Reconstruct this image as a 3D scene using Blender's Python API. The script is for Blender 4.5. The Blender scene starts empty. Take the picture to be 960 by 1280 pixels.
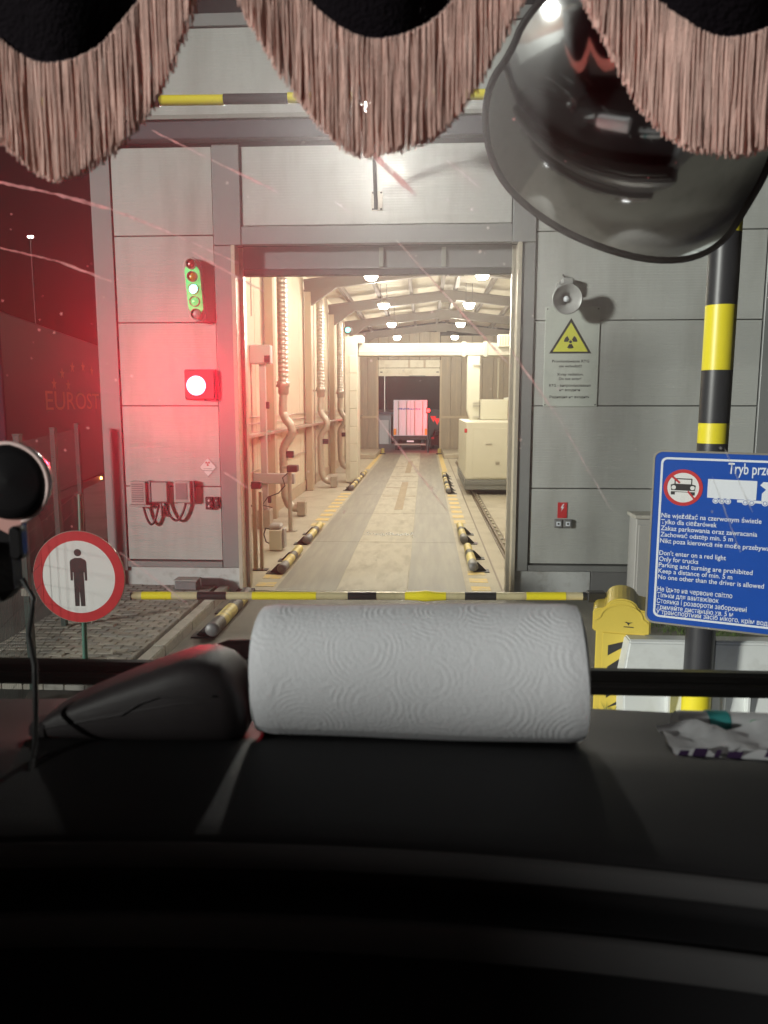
import bpy, bmesh, math, random
from mathutils import Vector, Matrix
R = math.radians
random.seed(7)
rnd = random.Random(11)
sc = bpy.context.scene
col = sc.collection
PI = math.pi

# ------------------------------------------------------------------ camera, world, light, exposure
cam_d = bpy.data.cameras.new('camera')
cam = bpy.data.objects.new('camera', cam_d); col.objects.link(cam)
cam.location = (0, 0, 2.7)
cam.rotation_euler = (R(90 - 8.0), 0, R(3.04))
cam_d.sensor_fit = 'VERTICAL'
cam_d.sensor_height = 36.0
cam_d.lens = 36.0 * 960 / 1280
cam_d.clip_start = 0.02
cam_d.clip_end = 2000
cam_d.dof.use_dof = True; cam_d.dof.focus_distance = 10.5; cam_d.dof.aperture_fstop = 27.0 / 2.3
sc.camera = cam

SUN_EL, SUN_AZ = R(10.0), math.atan2(1.4, 1.0)          # low light from behind and left
world = bpy.data.worlds.new('World'); sc.world = world; world.use_nodes = True
wn = world.node_tree
sky = wn.nodes.new('ShaderNodeTexSky'); sky.sky_type = 'NISHITA'; sky.sun_disc = False
sky.sun_elevation = R(1.0); sky.sun_rotation = PI + SUN_AZ
wn.links.new(sky.outputs[0], wn.nodes['Background'].inputs['Color'])
wn.nodes['Background'].inputs['Strength'].default_value = 0.008
sun_d = bpy.data.lights.new('yard_flood', 'SUN'); sun_d.energy = 3.3; sun_d.angle = R(5.0); sun_d.color = (0.98, 1.0, 0.93)  # sun-type lamp standing in for an unseen yard floodlight
yard_flood = bpy.data.objects.new('yard_flood', sun_d); col.objects.link(yard_flood)
sdir = Vector((math.sin(SUN_AZ) * math.cos(SUN_EL), math.cos(SUN_AZ) * math.cos(SUN_EL), -math.sin(SUN_EL)))
yard_flood.rotation_euler = sdir.to_track_quat('-Z', 'Y').to_euler()
yard_flood.location = (-12, -20, 9)

vs = sc.view_settings
vs.view_transform = 'Standard'; vs.look = 'None'; vs.exposure = 0.0; vs.gamma = 1.0; vs.use_curve_mapping = False
sc.cycles.use_denoising = True
sc.cycles.use_adaptive_sampling = False
sc.cycles.max_bounces = 8
sc.cycles.transparent_max_bounces = 24
sc.cycles.volume_bounces = 0
sc.cycles.sample_clamp_indirect = 6.0
sc.cycles.caustics_reflective = False

# ------------------------------------------------------------------ materials
MATS = {}
def mat(name, c, rough=0.5, metal=0.0, var=0.12, scale=6.0, bump=0.0, bscale=80.0, spec=0.5, stretch=None,
        emit=None, dirt=None, dscale=3.0, dlo=0.5, dhi=0.75, wave=None):
    """Principled material with noise-varied colour, optional dirt colour, fine bump and a wave relief."""
    if name in MATS: return MATS[name]
    m = bpy.data.materials.new(name); m.use_nodes = True; MATS[name] = m
    nt = m.node_tree; N = nt.nodes; L = nt.links
    b = N['Principled BSDF']
    b.inputs['Roughness'].default_value = rough; b.inputs['Metallic'].default_value = metal
    b.inputs['Specular IOR Level'].default_value = spec
    tc = N.new('ShaderNodeTexCoord')
    src = tc.outputs['Object']
    if stretch:
        mp = N.new('ShaderNodeMapping'); mp.inputs['Scale'].default_value = stretch
        L.new(src, mp.inputs[0]); src = mp.outputs[0]
    nz = N.new('ShaderNodeTexNoise'); nz.inputs['Scale'].default_value = scale; nz.inputs['Detail'].default_value = 5
    L.new(src, nz.inputs['Vector'])
    mx = N.new('ShaderNodeMix'); mx.data_type = 'RGBA'
    mx.inputs[6].default_value = [max(0, k * (1 - var)) for k in c] + [1]
    mx.inputs[7].default_value = [min(1, k * (1 + var)) for k in c] + [1]
    L.new(nz.outputs['Fac'], mx.inputs[0]); cs = mx.outputs[2]
    if dirt:
        n2 = N.new('ShaderNodeTexNoise'); n2.inputs['Scale'].default_value = dscale; n2.inputs['Detail'].default_value = 8
        n2.inputs['Roughness'].default_value = 0.65
        L.new(src, n2.inputs['Vector'])
        rp = N.new('ShaderNodeMapRange'); rp.inputs['From Min'].default_value = dlo; rp.inputs['From Max'].default_value = dhi
        rp.inputs['To Max'].default_value = 0.85
        L.new(n2.outputs['Fac'], rp.inputs['Value'])
        m2 = N.new('ShaderNodeMix'); m2.data_type = 'RGBA'; m2.inputs[7].default_value = list(dirt) + [1]
        L.new(rp.outputs[0], m2.inputs[0]); L.new(cs, m2.inputs[6]); cs = m2.outputs[2]
    L.new(cs, b.inputs['Base Color'])
    nrm = None
    if wave:
        w = N.new('ShaderNodeTexWave'); w.wave_type = 'BANDS'; w.bands_direction = wave[0]; w.inputs['Scale'].default_value = wave[1]
        w.inputs['Distortion'].default_value = 0
        L.new(tc.outputs['Object'], w.inputs['Vector'])
        bw = N.new('ShaderNodeBump'); bw.inputs['Strength'].default_value = wave[2]; bw.inputs['Distance'].default_value = 0.01
        L.new(w.outputs['Fac'], bw.inputs['Height']); nrm = bw.outputs[0]
    if bump:
        n3 = N.new('ShaderNodeTexNoise'); n3.inputs['Scale'].default_value = bscale; n3.inputs['Detail'].default_value = 6
        L.new(src, n3.inputs['Vector'])
        bp = N.new('ShaderNodeBump'); bp.inputs['Strength'].default_value = bump; bp.inputs['Distance'].default_value = 0.01
        L.new(n3.outputs['Fac'], bp.inputs['Height'])
        if nrm: L.new(nrm, bp.inputs['Normal'])
        nrm = bp.outputs[0]
    if nrm: L.new(nrm, b.inputs['Normal'])
    if emit:
        b.inputs['Emission Color'].default_value = list(emit[0]) + [1]; b.inputs['Emission Strength'].default_value = emit[1]
    return m

PANEL = mat('facade_panel_paint', (0.48, 0.49, 0.465), 0.38, 0.15, 0.05, 1.3, 0.03, 30, stretch=(1.6, 1.6, 0.3), wave=('Z', 9.0, 0.10), dirt=(0.29, 0.285, 0.26), dscale=1.1, dlo=0.46, dhi=0.85)
TRIM = mat('trim_paint', (0.25, 0.255, 0.25), 0.42, 0.2, 0.06, 2.0, 0.03, 40)
GUTTER = mat('gutter_paint', (0.075, 0.075, 0.085), 0.45, 0.2, 0.1, 2.0)
FLASH = mat('flashing_metal', (0.34, 0.34, 0.31), 0.4, 0.4, 0.08, 3.0)
SEAL = mat('panel_joint', (0.05, 0.05, 0.05), 0.8)
PLINTH = mat('plinth_paint', (0.5, 0.51, 0.5), 0.7, 0, 0.08, 5, 0.1, 60, dirt=(0.25, 0.24, 0.21), dscale=5, dlo=0.52, dhi=0.8)
JAMB = mat('jamb_metal', (0.55, 0.5, 0.4), 0.4, 0.3, 0.08, 3, dirt=(0.35, 0.3, 0.22), dscale=6, dlo=0.55, dhi=0.8)
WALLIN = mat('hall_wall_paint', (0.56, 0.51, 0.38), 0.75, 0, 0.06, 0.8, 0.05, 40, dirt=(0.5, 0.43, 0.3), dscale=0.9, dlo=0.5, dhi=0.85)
COLM = mat('column_paint', (0.42, 0.35, 0.25), 0.6, 0, 0.1, 3)
STEELR = mat('rafter_paint', (0.125, 0.105, 0.08), 0.6, 0.1, 0.1, 2)
ROOFM = mat('roof_liner', (0.46, 0.42, 0.33), 0.7, 0, 0.07, 1.5, wave=('Y', 5.0, 0.5))
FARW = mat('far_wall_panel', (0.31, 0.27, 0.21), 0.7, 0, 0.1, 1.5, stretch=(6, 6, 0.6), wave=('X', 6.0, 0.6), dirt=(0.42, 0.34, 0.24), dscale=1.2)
CREAM = mat('cream_paint', (0.62, 0.60, 0.49), 0.45, 0, 0.04, 2, dirt=(0.55, 0.5, 0.38), dscale=1.5, dlo=0.56, dhi=0.95)
BEAMM = mat('beam_paint', (0.40, 0.385, 0.32), 0.5, 0, 0.05, 2)
TOWERM = mat('tower_paint', (0.6, 0.57, 0.46), 0.45, 0, 0.06, 2, dirt=(0.42, 0.37, 0.27), dscale=2)
SKIRT = mat('skirt_grey', (0.2, 0.21, 0.2), 0.5, 0.1, 0.1, 4)
GALV = mat('galvanised_steel', (0.46, 0.43, 0.37), 0.36, 0.75, 0.15, 10, 0.04, 50)
HOSE = mat('flexible_hose_foil', (0.48, 0.43, 0.35), 0.42, 0.5, 0.15, 20)
DARK = mat('dark_metal', (0.035, 0.033, 0.033), 0.5, 0.3, 0.2, 10)
RUBBER = mat('black_rubber', (0.018, 0.017, 0.017), 0.55, 0, 0.2, 30, 0.1, 200)
YEL = mat('yellow_paint', (0.62, 0.47, 0.07), 0.42, 0, 0.07, 6, dirt=(0.45, 0.36, 0.06), dscale=9, dlo=0.58, dhi=0.85)
YELBAND = mat('yellow_reflective_band', (0.85, 0.72, 0.03), 0.38, 0, 0.04, 8)
BLKBAND = mat('black_band', (0.03, 0.03, 0.034), 0.4, 0, 0.15, 12, 0.03, 60)
BLKST = mat('black_sticker', (0.025, 0.024, 0.024), 0.4, 0, 0.2, 20)
ARMM = mat('barrier_arm_paint', (0.62, 0.54, 0.33), 0.35, 0.1, 0.1, 4, dirt=(0.4, 0.33, 0.18), dscale=6)
WORNY = mat('worn_yellow_steel', (0.58, 0.47, 0.14), 0.5, 0.1, 0.25, 12, 0.1, 60, dirt=(0.3, 0.26, 0.17), dscale=14, dlo=0.48, dhi=0.65)
WORNK = mat('worn_black_steel', (0.07, 0.066, 0.06), 0.55, 0.2, 0.3, 14, 0.1, 60, dirt=(0.3, 0.27, 0.2), dscale=14, dlo=0.55, dhi=0.75)
GUIDEG = mat('guide_grey_cap', (0.16, 0.16, 0.16), 0.5, 0.3, 0.2, 12)
CONC = mat('hall_concrete', (0.44, 0.40, 0.315), 0.75, 0, 0.12, 1.6, 0.12, 30, dirt=(0.27, 0.225, 0.16), dscale=1.3, dlo=0.46, dhi=0.8)
TRACK = mat('tyre_darkened_concrete', (0.235, 0.22, 0.185), 0.6, 0, 0.14, 2, 0.1, 40, stretch=(3, 0.22, 1), dirt=(0.33, 0.305, 0.25), dscale=2.5, dlo=0.42, dhi=0.75)
LIGHTC = mat('pale_centre_concrete', (0.46, 0.425, 0.35), 0.75, 0, 0.18, 2.5, 0.15, 40, stretch=(2.2, 0.7, 1), dirt=(0.24, 0.20, 0.15), dscale=2.0, dlo=0.47, dhi=0.8)
RUST = mat('rusty_plate', (0.34, 0.27, 0.185), 0.75, 0.1, 0.2, 8, dirt=(0.5, 0.4, 0.28), dscale=5)
FADEY = mat('faded_yellow_marking', (0.66, 0.49, 0.17), 0.7, 0, 0.1, 8, dirt=(0.5, 0.43, 0.3), dscale=7, dlo=0.46, dhi=0.62)
RAILM = mat('rail_steel', (0.16, 0.12, 0.08), 0.5, 0.5, 0.2, 12)
GROUND = mat('yard_ground', (0.15, 0.145, 0.13), 0.85, 0, 0.15, 1.5, 0.2, 60, dirt=(0.1, 0.095, 0.085), dscale=0.8)
APRON = mat('apron_concrete', (0.24, 0.23, 0.20), 0.8, 0, 0.12, 2.0, 0.2, 70, dirt=(0.12, 0.11, 0.095), dscale=1.3, dlo=0.5, dhi=0.8)
KERB = mat('kerb_concrete', (0.42, 0.40, 0.35), 0.85, 0, 0.12, 6, 0.25, 60, dirt=(0.22, 0.2, 0.17), dscale=5)
PAVERS = [mat('paver_%s' % n, c, 0.85, 0, 0.14, 9, 0.25, 90, dirt=(0.13, 0.12, 0.1), dscale=7, dlo=0.55, dhi=0.85)
          for n, c in (('warm', (0.29, 0.265, 0.225)), ('grey', (0.25, 0.24, 0.215)), ('pale', (0.34, 0.315, 0.27)))]
PAVBED = mat('paver_joint_sand', (0.05, 0.046, 0.04), 0.95, 0, 0.2, 20)
GREEN = mat('fence_green_paint', (0.045, 0.15, 0.11), 0.45, 0, 0.12, 8)
FENCEG = mat('fence_wire', (0.022, 0.03, 0.027), 0.5, 0.2, 0.1, 8)
FENCEP = mat('fence_post_paint', (0.018, 0.045, 0.036), 0.5, 0, 0.12, 8)
WHITE = mat('white_sign_sheet', (0.74, 0.74, 0.72), 0.45, 0, 0.05, 5, dirt=(0.5, 0.5, 0.46), dscale=4, dlo=0.56, dhi=0.9, stretch=(1, 1, 0.25))
REDS = mat('red_sign_sheet', (0.52, 0.03, 0.035), 0.4, 0, 0.07, 8)
BLACKS = mat('black_print', (0.02, 0.018, 0.018), 0.5)
BLUES = mat('blue_sign_sheet', (0.010, 0.075, 0.40), 0.3, 0, 0.06, 3)
PRINTW = mat('white_print', (0.72, 0.75, 0.8), 0.5, 0, 0.03, 6)
YSIGN = mat('yellow_sign_print', (0.62, 0.62, 0.06), 0.5, 0, 0.05, 6)
PLATEG = mat('pale_sign_plate', (0.52, 0.55, 0.5), 0.35, 0.1, 0.05, 3, dirt=(0.42, 0.44, 0.4), dscale=3)
BOXG = mat('grey_enclosure', (0.36, 0.35, 0.33), 0.5, 0, 0.06, 6)
BOXD = mat('dark_grey_enclosure', (0.17, 0.17, 0.17), 0.5, 0, 0.06, 6)
HORN = mat('horn_grey', (0.33, 0.33, 0.32), 0.35, 0.1, 0.06, 8)
JERSEY = mat('white_barrier_plastic', (0.66, 0.68, 0.66), 0.55, 0, 0.06, 3, 0.06, 40, dirt=(0.4, 0.4, 0.36), dscale=4, dlo=0.52, dhi=0.85)
TARP = mat('dark_blue_tarpaulin', (0.012, 0.014, 0.03), 0.5, 0, 0.2, 2, 0.1, 3)
TARPTXT = mat('faded_gold_print', (0.32, 0.22, 0.14), 0.6, 0, 0.2, 3)
GRASSM = mat('grass_blades', (0.09, 0.14, 0.035), 0.7, 0, 0.4, 12)
TRWHITE = mat('white_trailer_doors', (0.62, 0.62, 0.66), 0.4, 0, 0.05, 1)
TRORANGE = mat('orange_reflector', (0.7, 0.28, 0.03), 0.4)
FABRIC = mat('black_pelmet_plush', (0.006, 0.004, 0.006), 0.95, 0, 0.3, 60, 0.4, 300, spec=0.1)
BRAID = mat('pelmet_braid', (0.02, 0.012, 0.018), 0.85, 0, 0.3, 200, 0.4, 500, spec=0.2)
FRINGE = mat('pink_fringe_cord', (0.74, 0.49, 0.43), 0.8, 0, 0.3, 40, 0.3, 600, spec=0.2)
DASH = mat('dash_soft_plastic', (0.017, 0.016, 0.018), 0.62, 0, 0.08, 20, 0.12, 900, spec=0.35)
LEATHER = mat('black_leather', (0.034, 0.028, 0.030), 0.55, 0, 0.2, 60, 0.12, 900, spec=0.4)
CABM = mat('cab_body_paint', (0.12, 0.12, 0.125), 0.3, 0.2, 0.05, 3)
CABIN = mat('cab_trim', (0.24, 0.225, 0.225), 0.8, 0, 0.1, 10)
MIRR = mat('mirror_glass', (0.84, 0.86, 0.85), 0.08, 1.0, 0.06, 8)
CHROME = mat('chrome_strip', (0.6, 0.6, 0.6), 0.15, 1.0)
GLOSSK = mat('gloss_black_plastic', (0.012, 0.011, 0.012), 0.22, 0, 0.1, 20)
TEAL = mat('teal_print', (0.05, 0.36, 0.36), 0.5)
LGREEN = mat('green_print', (0.10, 0.35, 0.18), 0.5)
PURPLE = mat('purple_print', (0.06, 0.03, 0.09), 0.5)
PAPER = mat('white_paper', (0.7, 0.71, 0.73), 0.7, 0, 0.04, 10, 0.1, 30)

def emat(name, c, s):
    m = bpy.data.materials.new(name); m.use_nodes = True
    nt = m.node_tree; nt.nodes.remove(nt.nodes['Principled BSDF'])
    e = nt.nodes.new('ShaderNodeEmission'); e.inputs[0].default_value = (*c, 1); e.inputs[1].default_value = s
    nt.links.new(e.outputs[0], nt.nodes['Material Output'].inputs['Surface'])
    m.cycles.emission_sampling = 'NONE'
    return m
HALLLAMP = emat('high_bay_glow', (1.0, 0.95, 0.84), 25.0)
REDLAMP = emat('red_signal_glow', (1.0, 0.12, 0.16), 14.0)
GREENLAMP = emat('green_signal_glow', (0.15, 1.0, 0.6), 6.0)
GREENBODY = emat('green_lit_housing', (0.0, 0.55, 0.12), 0.5)
FARLAMP = emat('street_lamp_glow', (1.0, 0.93, 0.85), 30.0)
DOORLAMP = emat('door_lamp_glow', (1.0, 0.97, 0.9), 160.0)
REDFAR = emat('far_red_glow', (1.0, 0.04, 0.04), 6.0)
AMBER = emat('amber_marker_glow', (1.0, 0.5, 0.12), 12.0)

def make_roll_mat():
    m = bpy.data.materials.new('embossed_kitchen_paper'); m.use_nodes = True
    nt = m.node_tree; N = nt.nodes; L = nt.links; b = N['Principled BSDF']
    b.inputs['Base Color'].default_value = (0.88, 0.89, 0.93, 1); b.inputs['Roughness'].default_value = 0.9
    b.inputs['Specular IOR Level'].default_value = 0.1
    uv = N.new('ShaderNodeUVMap'); uv.uv_map = 'unroll'
    vo = N.new('ShaderNodeTexVoronoi'); vo.inputs['Scale'].default_value = 22; vo.inputs['Randomness'].default_value = 0.75
    dn = N.new('ShaderNodeTexNoise'); dn.inputs['Scale'].default_value = 55; dn.inputs['Detail'].default_value = 3
    L.new(uv.outputs[0], dn.inputs['Vector'])
    dm = N.new('ShaderNodeVectorMath'); dm.operation = 'MULTIPLY_ADD'; dm.inputs[1].default_value = (0.0035, 0.0035, 0.0)
    L.new(dn.outputs['Color'], dm.inputs[0]); L.new(uv.outputs[0], dm.inputs[2]); L.new(dm.outputs[0], vo.inputs['Vector'])
    mu = N.new('ShaderNodeMath'); mu.operation = 'MULTIPLY'; mu.inputs[1].default_value = 82
    L.new(vo.outputs['Distance'], mu.inputs[0])
    si = N.new('ShaderNodeMath'); si.operation = 'SINE'; L.new(mu.outputs[0], si.inputs[0])
    v2 = N.new('ShaderNodeTexVoronoi'); v2.inputs['Scale'].default_value = 330
    L.new(uv.outputs[0], v2.inputs['Vector'])
    ad = N.new('ShaderNodeMath'); ad.operation = 'MULTIPLY_ADD'; ad.inputs[1].default_value = 2.2
    pn = N.new('ShaderNodeTexNoise'); pn.inputs['Scale'].default_value = 38; pn.inputs['Detail'].default_value = 2
    L.new(uv.outputs[0], pn.inputs['Vector'])
    pr = N.new('ShaderNodeMapRange'); pr.inputs['From Min'].default_value = 0.36; pr.inputs['From Max'].default_value = 0.62
    L.new(pn.outputs['Fac'], pr.inputs['Value'])
    pm_ = N.new('ShaderNodeMath'); pm_.operation = 'MULTIPLY'; L.new(si.outputs[0], pm_.inputs[0]); L.new(pr.outputs[0], pm_.inputs[1])
    L.new(v2.outputs['Distance'], ad.inputs[0]); L.new(pm_.outputs[0], ad.inputs[2])
    bp = N.new('ShaderNodeBump'); bp.inputs['Strength'].default_value = 0.22; bp.inputs['Distance'].default_value = 0.0005
    L.new(ad.outputs[0], bp.inputs['Height']); L.new(bp.outputs[0], b.inputs['Normal'])
    return m
ROLLM = make_roll_mat()

def film_mat():
    m = bpy.data.materials.new('dirt_film'); m.use_nodes = True
    nt = m.node_tree; nt.nodes.remove(nt.nodes['Principled BSDF'])
    v = nt.nodes.new('ShaderNodeVolumePrincipled')
    v.inputs['Density'].default_value = 16.0; v.inputs['Anisotropy'].default_value = 0.895; v.inputs['Color'].default_value = (0.95, 0.95, 0.95, 1)
    nt.links.new(v.outputs[0], nt.nodes['Material Output'].inputs['Volume'])
    return m
def clear_mat():
    m = bpy.data.materials.new('clear_glass'); m.use_nodes = True
    nt = m.node_tree; nt.nodes.remove(nt.nodes['Principled BSDF'])
    t = nt.nodes.new('ShaderNodeBsdfTransparent'); t.inputs[0].default_value = (1, 1, 1, 1)
    nt.links.new(t.outputs[0], nt.nodes['Material Output'].inputs['Surface'])
    return m
def scratch_mat():
    m = bpy.data.materials.new('scratched_glass'); m.use_nodes = True
    nt = m.node_tree; N = nt.nodes; L = nt.links; N.remove(N['Principled BSDF'])
    t = N.new('ShaderNodeBsdfTransparent'); tr = N.new('ShaderNodeBsdfTranslucent'); tr.inputs[0].default_value = (0.9, 0.9, 0.9, 1)
    mx = N.new('ShaderNodeMixShader'); nz = N.new('ShaderNodeTexNoise'); nz.inputs['Scale'].default_value = 90; nz.inputs['Detail'].default_value = 6
    tc = N.new('ShaderNodeTexCoord'); L.new(tc.outputs['Object'], nz.inputs['Vector'])
    mr = N.new('ShaderNodeMapRange'); mr.inputs['From Min'].default_value = 0.3; mr.inputs['From Max'].default_value = 0.75
    mr.inputs['To Min'].default_value = 0.4; mr.inputs['To Max'].default_value = 1.0
    L.new(nz.outputs['Fac'], mr.inputs['Value']); L.new(mr.outputs[0], mx.inputs[0])
    L.new(t.outputs[0], mx.inputs[1]); L.new(tr.outputs[0], mx.inputs[2])
    L.new(mx.outputs[0], N['Material Output'].inputs['Surface'])
    return m
FILM, CLEAR, SCRATCH = film_mat(), clear_mat(), scratch_mat()

# ------------------------------------------------------------------ mesh builder
class MB:
    def __init__(s): s.v = []; s.f = []; s.sm = []
    def add(s, vs_, fs, smooth=False):
        o = len(s.v); s.v += [tuple(p) for p in vs_]
        for f in fs: s.f.append([i + o for i in f]); s.sm.append(smooth)
        return s
    def box(s, x0, x1, y0, y1, z0, z1):
        V = [(x0, y0, z0), (x1, y0, z0), (x1, y1, z0), (x0, y1, z0), (x0, y0, z1), (x1, y0, z1), (x1, y1, z1), (x0, y1, z1)]
        return s.add(V, [(0, 3, 2, 1), (4, 5, 6, 7), (0, 1, 5, 4), (1, 2, 6, 5), (2, 3, 7, 6), (3, 0, 4, 7)])
    def bar(s, a, b, w, h=None, up=(0, 0, 1)):
        a, b = Vector(a), Vector(b); h = w if h is None else h
        d = (b - a).normalized(); u = Vector(up)
        if abs(d.dot(u)) > 0.95: u = Vector((0, 1, 0))
        x = d.cross(u).normalized(); z = x.cross(d)
        V = [p + x * sx * w / 2 + z * sz * h / 2 for p in (a, b) for sx, sz in ((-1, -1), (1, -1), (1, 1), (-1, 1))]
        return s.add(V, [(0, 1, 2, 3), (7, 6, 5, 4), (0, 4, 5, 1), (1, 5, 6, 2), (2, 6, 7, 3), (3, 7, 4, 0)])
    def tube(s, pts, r, n=10, caps=True, smooth=True):
        pts = [Vector(p) for p in pts]; k = len(pts)
        rs = r if isinstance(r, (list, tuple)) else [r] * k
        ref = None; V = []
        for i, p in enumerate(pts):
            d = (pts[min(i + 1, k - 1)] - pts[max(i - 1, 0)])
            d = d.normalized() if d.length > 1e-9 else Vector((0, 0, 1))
            if ref is None:
                ref = Vector((0, 0, 1)) if abs(d.z) < 0.9 else Vector((1, 0, 0))
            x = ref - d * ref.dot(d); x.normalize(); ref = x; y = d.cross(x)
            V += [p + (x * math.cos(2 * PI * j / n) + y * math.sin(2 * PI * j / n)) * rs[i] for j in range(n)]
        F = [(i * n + j, i * n + (j + 1) % n, (i + 1) * n + (j + 1) % n, (i + 1) * n + j) for i in range(k - 1) for j in range(n)]
        o = len(s.v); s.add(V, F, smooth)
        if caps:
            s.add(V[:n], [list(range(n))[::-1]]); s.add(V[-n:], [list(range(n))])
        return s
    def prism(s, poly, o, ex, ey, depth=0.002, lift=0.0):
        """2-D outline (counter-clockwise in ex, ey) with thickness towards n = ex x ey."""
        o, ex, ey = Vector(o), Vector(ex), Vector(ey); n = ex.cross(ey).normalized()
        k = len(poly)
        V = [o + ex * a + ey * b + n * lift for a, b in poly] + [o + ex * a + ey * b + n * (lift + depth) for a, b in poly]
        F = [list(range(k, 2 * k)), list(range(k))[::-1]] + [(i, (i + 1) % k, k + (i + 1) % k, k + i) for i in range(k)]
        return s.add(V, F)
    def lathe(s, prof, o, axis, n=24, smooth=True):
        """profile of (distance along axis, radius)."""
        o, a = Vector(o), Vector(axis).normalized()
        x = a.orthogonal().normalized(); y = a.cross(x); k = len(prof)
        V = [o + a * t + (x * math.cos(2 * PI * j / n) + y * math.sin(2 * PI * j / n)) * r for t, r in prof for j in range(n)]
        F = [(i * n + j, i * n + (j + 1) % n, (i + 1) * n + (j + 1) % n, (i + 1) * n + j) for i in range(k - 1) for j in range(n)]
        return s.add(V, F, smooth)
    def build(s, name, m, parent=None, bevel=0.0, seg=1, kind=None, label=None):
        me = bpy.data.meshes.new(name)
        me.from_pydata(s.v, [], s.f); me.update()
        for p, q in zip(me.polygons, s.sm): p.use_smooth = q
        bm = bmesh.new(); bm.from_mesh(me)
        bmesh.ops.recalc_face_normals(bm, faces=bm.faces)
        if bevel:
            ed = [e for e in bm.edges if len(e.link_faces) == 2 and e.calc_face_angle(0) > 0.6]
            bmesh.ops.bevel(bm, geom=ed, offset=bevel, segments=seg, affect='EDGES', clamp_overlap=True)
        bm.to_mesh(me); bm.free()
        if m: me.materials.append(m)
        o = bpy.data.objects.new(name, me); col.objects.link(o)
        if parent is not None: o.parent = parent
        if kind: o['kind'] = kind
        if label: o['label'] = label
        return o

def thing(name, label, cat, loc=(0, 0, 0), group=None, rotz=0):
    o = bpy.data.objects.new(name, None); col.objects.link(o)
    o.empty_display_size = 0.1
    o.location = loc; o.rotation_euler = (0, 0, rotz); o['label'] = label; o['category'] = cat
    if group: o['group'] = group
    return o
def dup(root, loc, label=None):
    r = root.copy(); col.objects.link(r); r.location = loc
    if label: r['label'] = label
    for ch in list(root.children):
        c = ch.copy(); col.objects.link(c); c.parent = r
        for g in ch.children:
            d = g.copy(); col.objects.link(d); d.parent = c
    return r
def box(name, m, parent, x0, x1, y0, y1, z0, z1, bevel=0.0, label=None, kind=None):
    return MB().box(x0, x1, y0, y1, z0, z1).build(name, m, parent, bevel, label=label, kind=kind)
def circle(r, n=40, cx=0, cy=0):
    return [(cx + r * math.cos(2 * PI * i / n), cy + r * math.sin(2 * PI * i / n)) for i in range(n)]
def ring_mb(mb, r0, r1, o, ex, ey, depth, lift=0, n=48, cx=0, cy=0):
    o, ex, ey = Vector(o), Vector(ex), Vector(ey); nn = ex.cross(ey).normalized(); V = []
    for l in (lift, lift + depth):
        for r in (r0, r1):
            V += [o + ex * a + ey * b + nn * l for a, b in circle(r, n, cx, cy)]
    F = []
    for i in range(n):
        j = (i + 1) % n
        F += [(2 * n + i, 3 * n + i, 3 * n + j, 2 * n + j), (n + i, n + j, 3 * n + j, 3 * n + i), (i, 2 * n + i, 2 * n + j, j), (i, j, n + j, n + i)]
    return mb.add(V, F)

def text(body, o, ex, ey, width=None, height=0.1, align='LEFT', bold=0.012, m=None, parent=None, lift=0.001, name='lettering', thick=0.0008):
    cu = bpy.data.curves.new('lettering', 'FONT'); cu.body = body; cu.size = 1.0; cu.offset = bold; cu.resolution_u = 3
    t = bpy.data.objects.new('lettering_source', cu); col.objects.link(t)
    dg = bpy.context.evaluated_depsgraph_get(); dg.update()
    me = bpy.data.meshes.new_from_object(t.evaluated_get(dg))
    bpy.data.objects.remove(t); bpy.data.curves.remove(cu)
    xs = [v.co.x for v in me.vertices]
    x0, x1 = min(xs), max(xs)
    sy = height / 0.72; sx = width / (x1 - x0) if width else sy
    off = {'LEFT': x0, 'CENTER': (x0 + x1) / 2}[align]
    o, ex, ey = Vector(o), Vector(ex), Vector(ey); n = ex.cross(ey).normalized()
    for v in me.vertices:
        v.co = o + ex * ((v.co.x - off) * sx) + ey * (v.co.y * sy) + n * lift
    me.materials.clear(); me.materials.append(m)
    ob = bpy.data.objects.new(name, me); col.objects.link(ob)
    if parent is not None: ob.parent = parent
    return ob

EX, EZ = (1, 0, 0), (0, 0, 1)

def structure(o): o['kind'] = 'structure'; return o

# ------------------------------------------------------------------ ground, apron, pavement
g = MB()
ys = [(-120, 0), (43.2, 0), (50, -0.62), (54, -0.77), (500, -0.77)]
V = []; F = []
for y, z in ys: V += [(-300, y, z - 0.02), (300, y, z - 0.02)]
for i in range(len(ys) - 1): F.append((2 * i, 2 * i + 1, 2 * i + 3, 2 * i + 2))
g.add(V, F); structure(g.build('ground', GROUND))
structure(MB().box(-2.78, 6.5, -10, 10.55, -0.3, -0.004).build('road', APRON))
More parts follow.
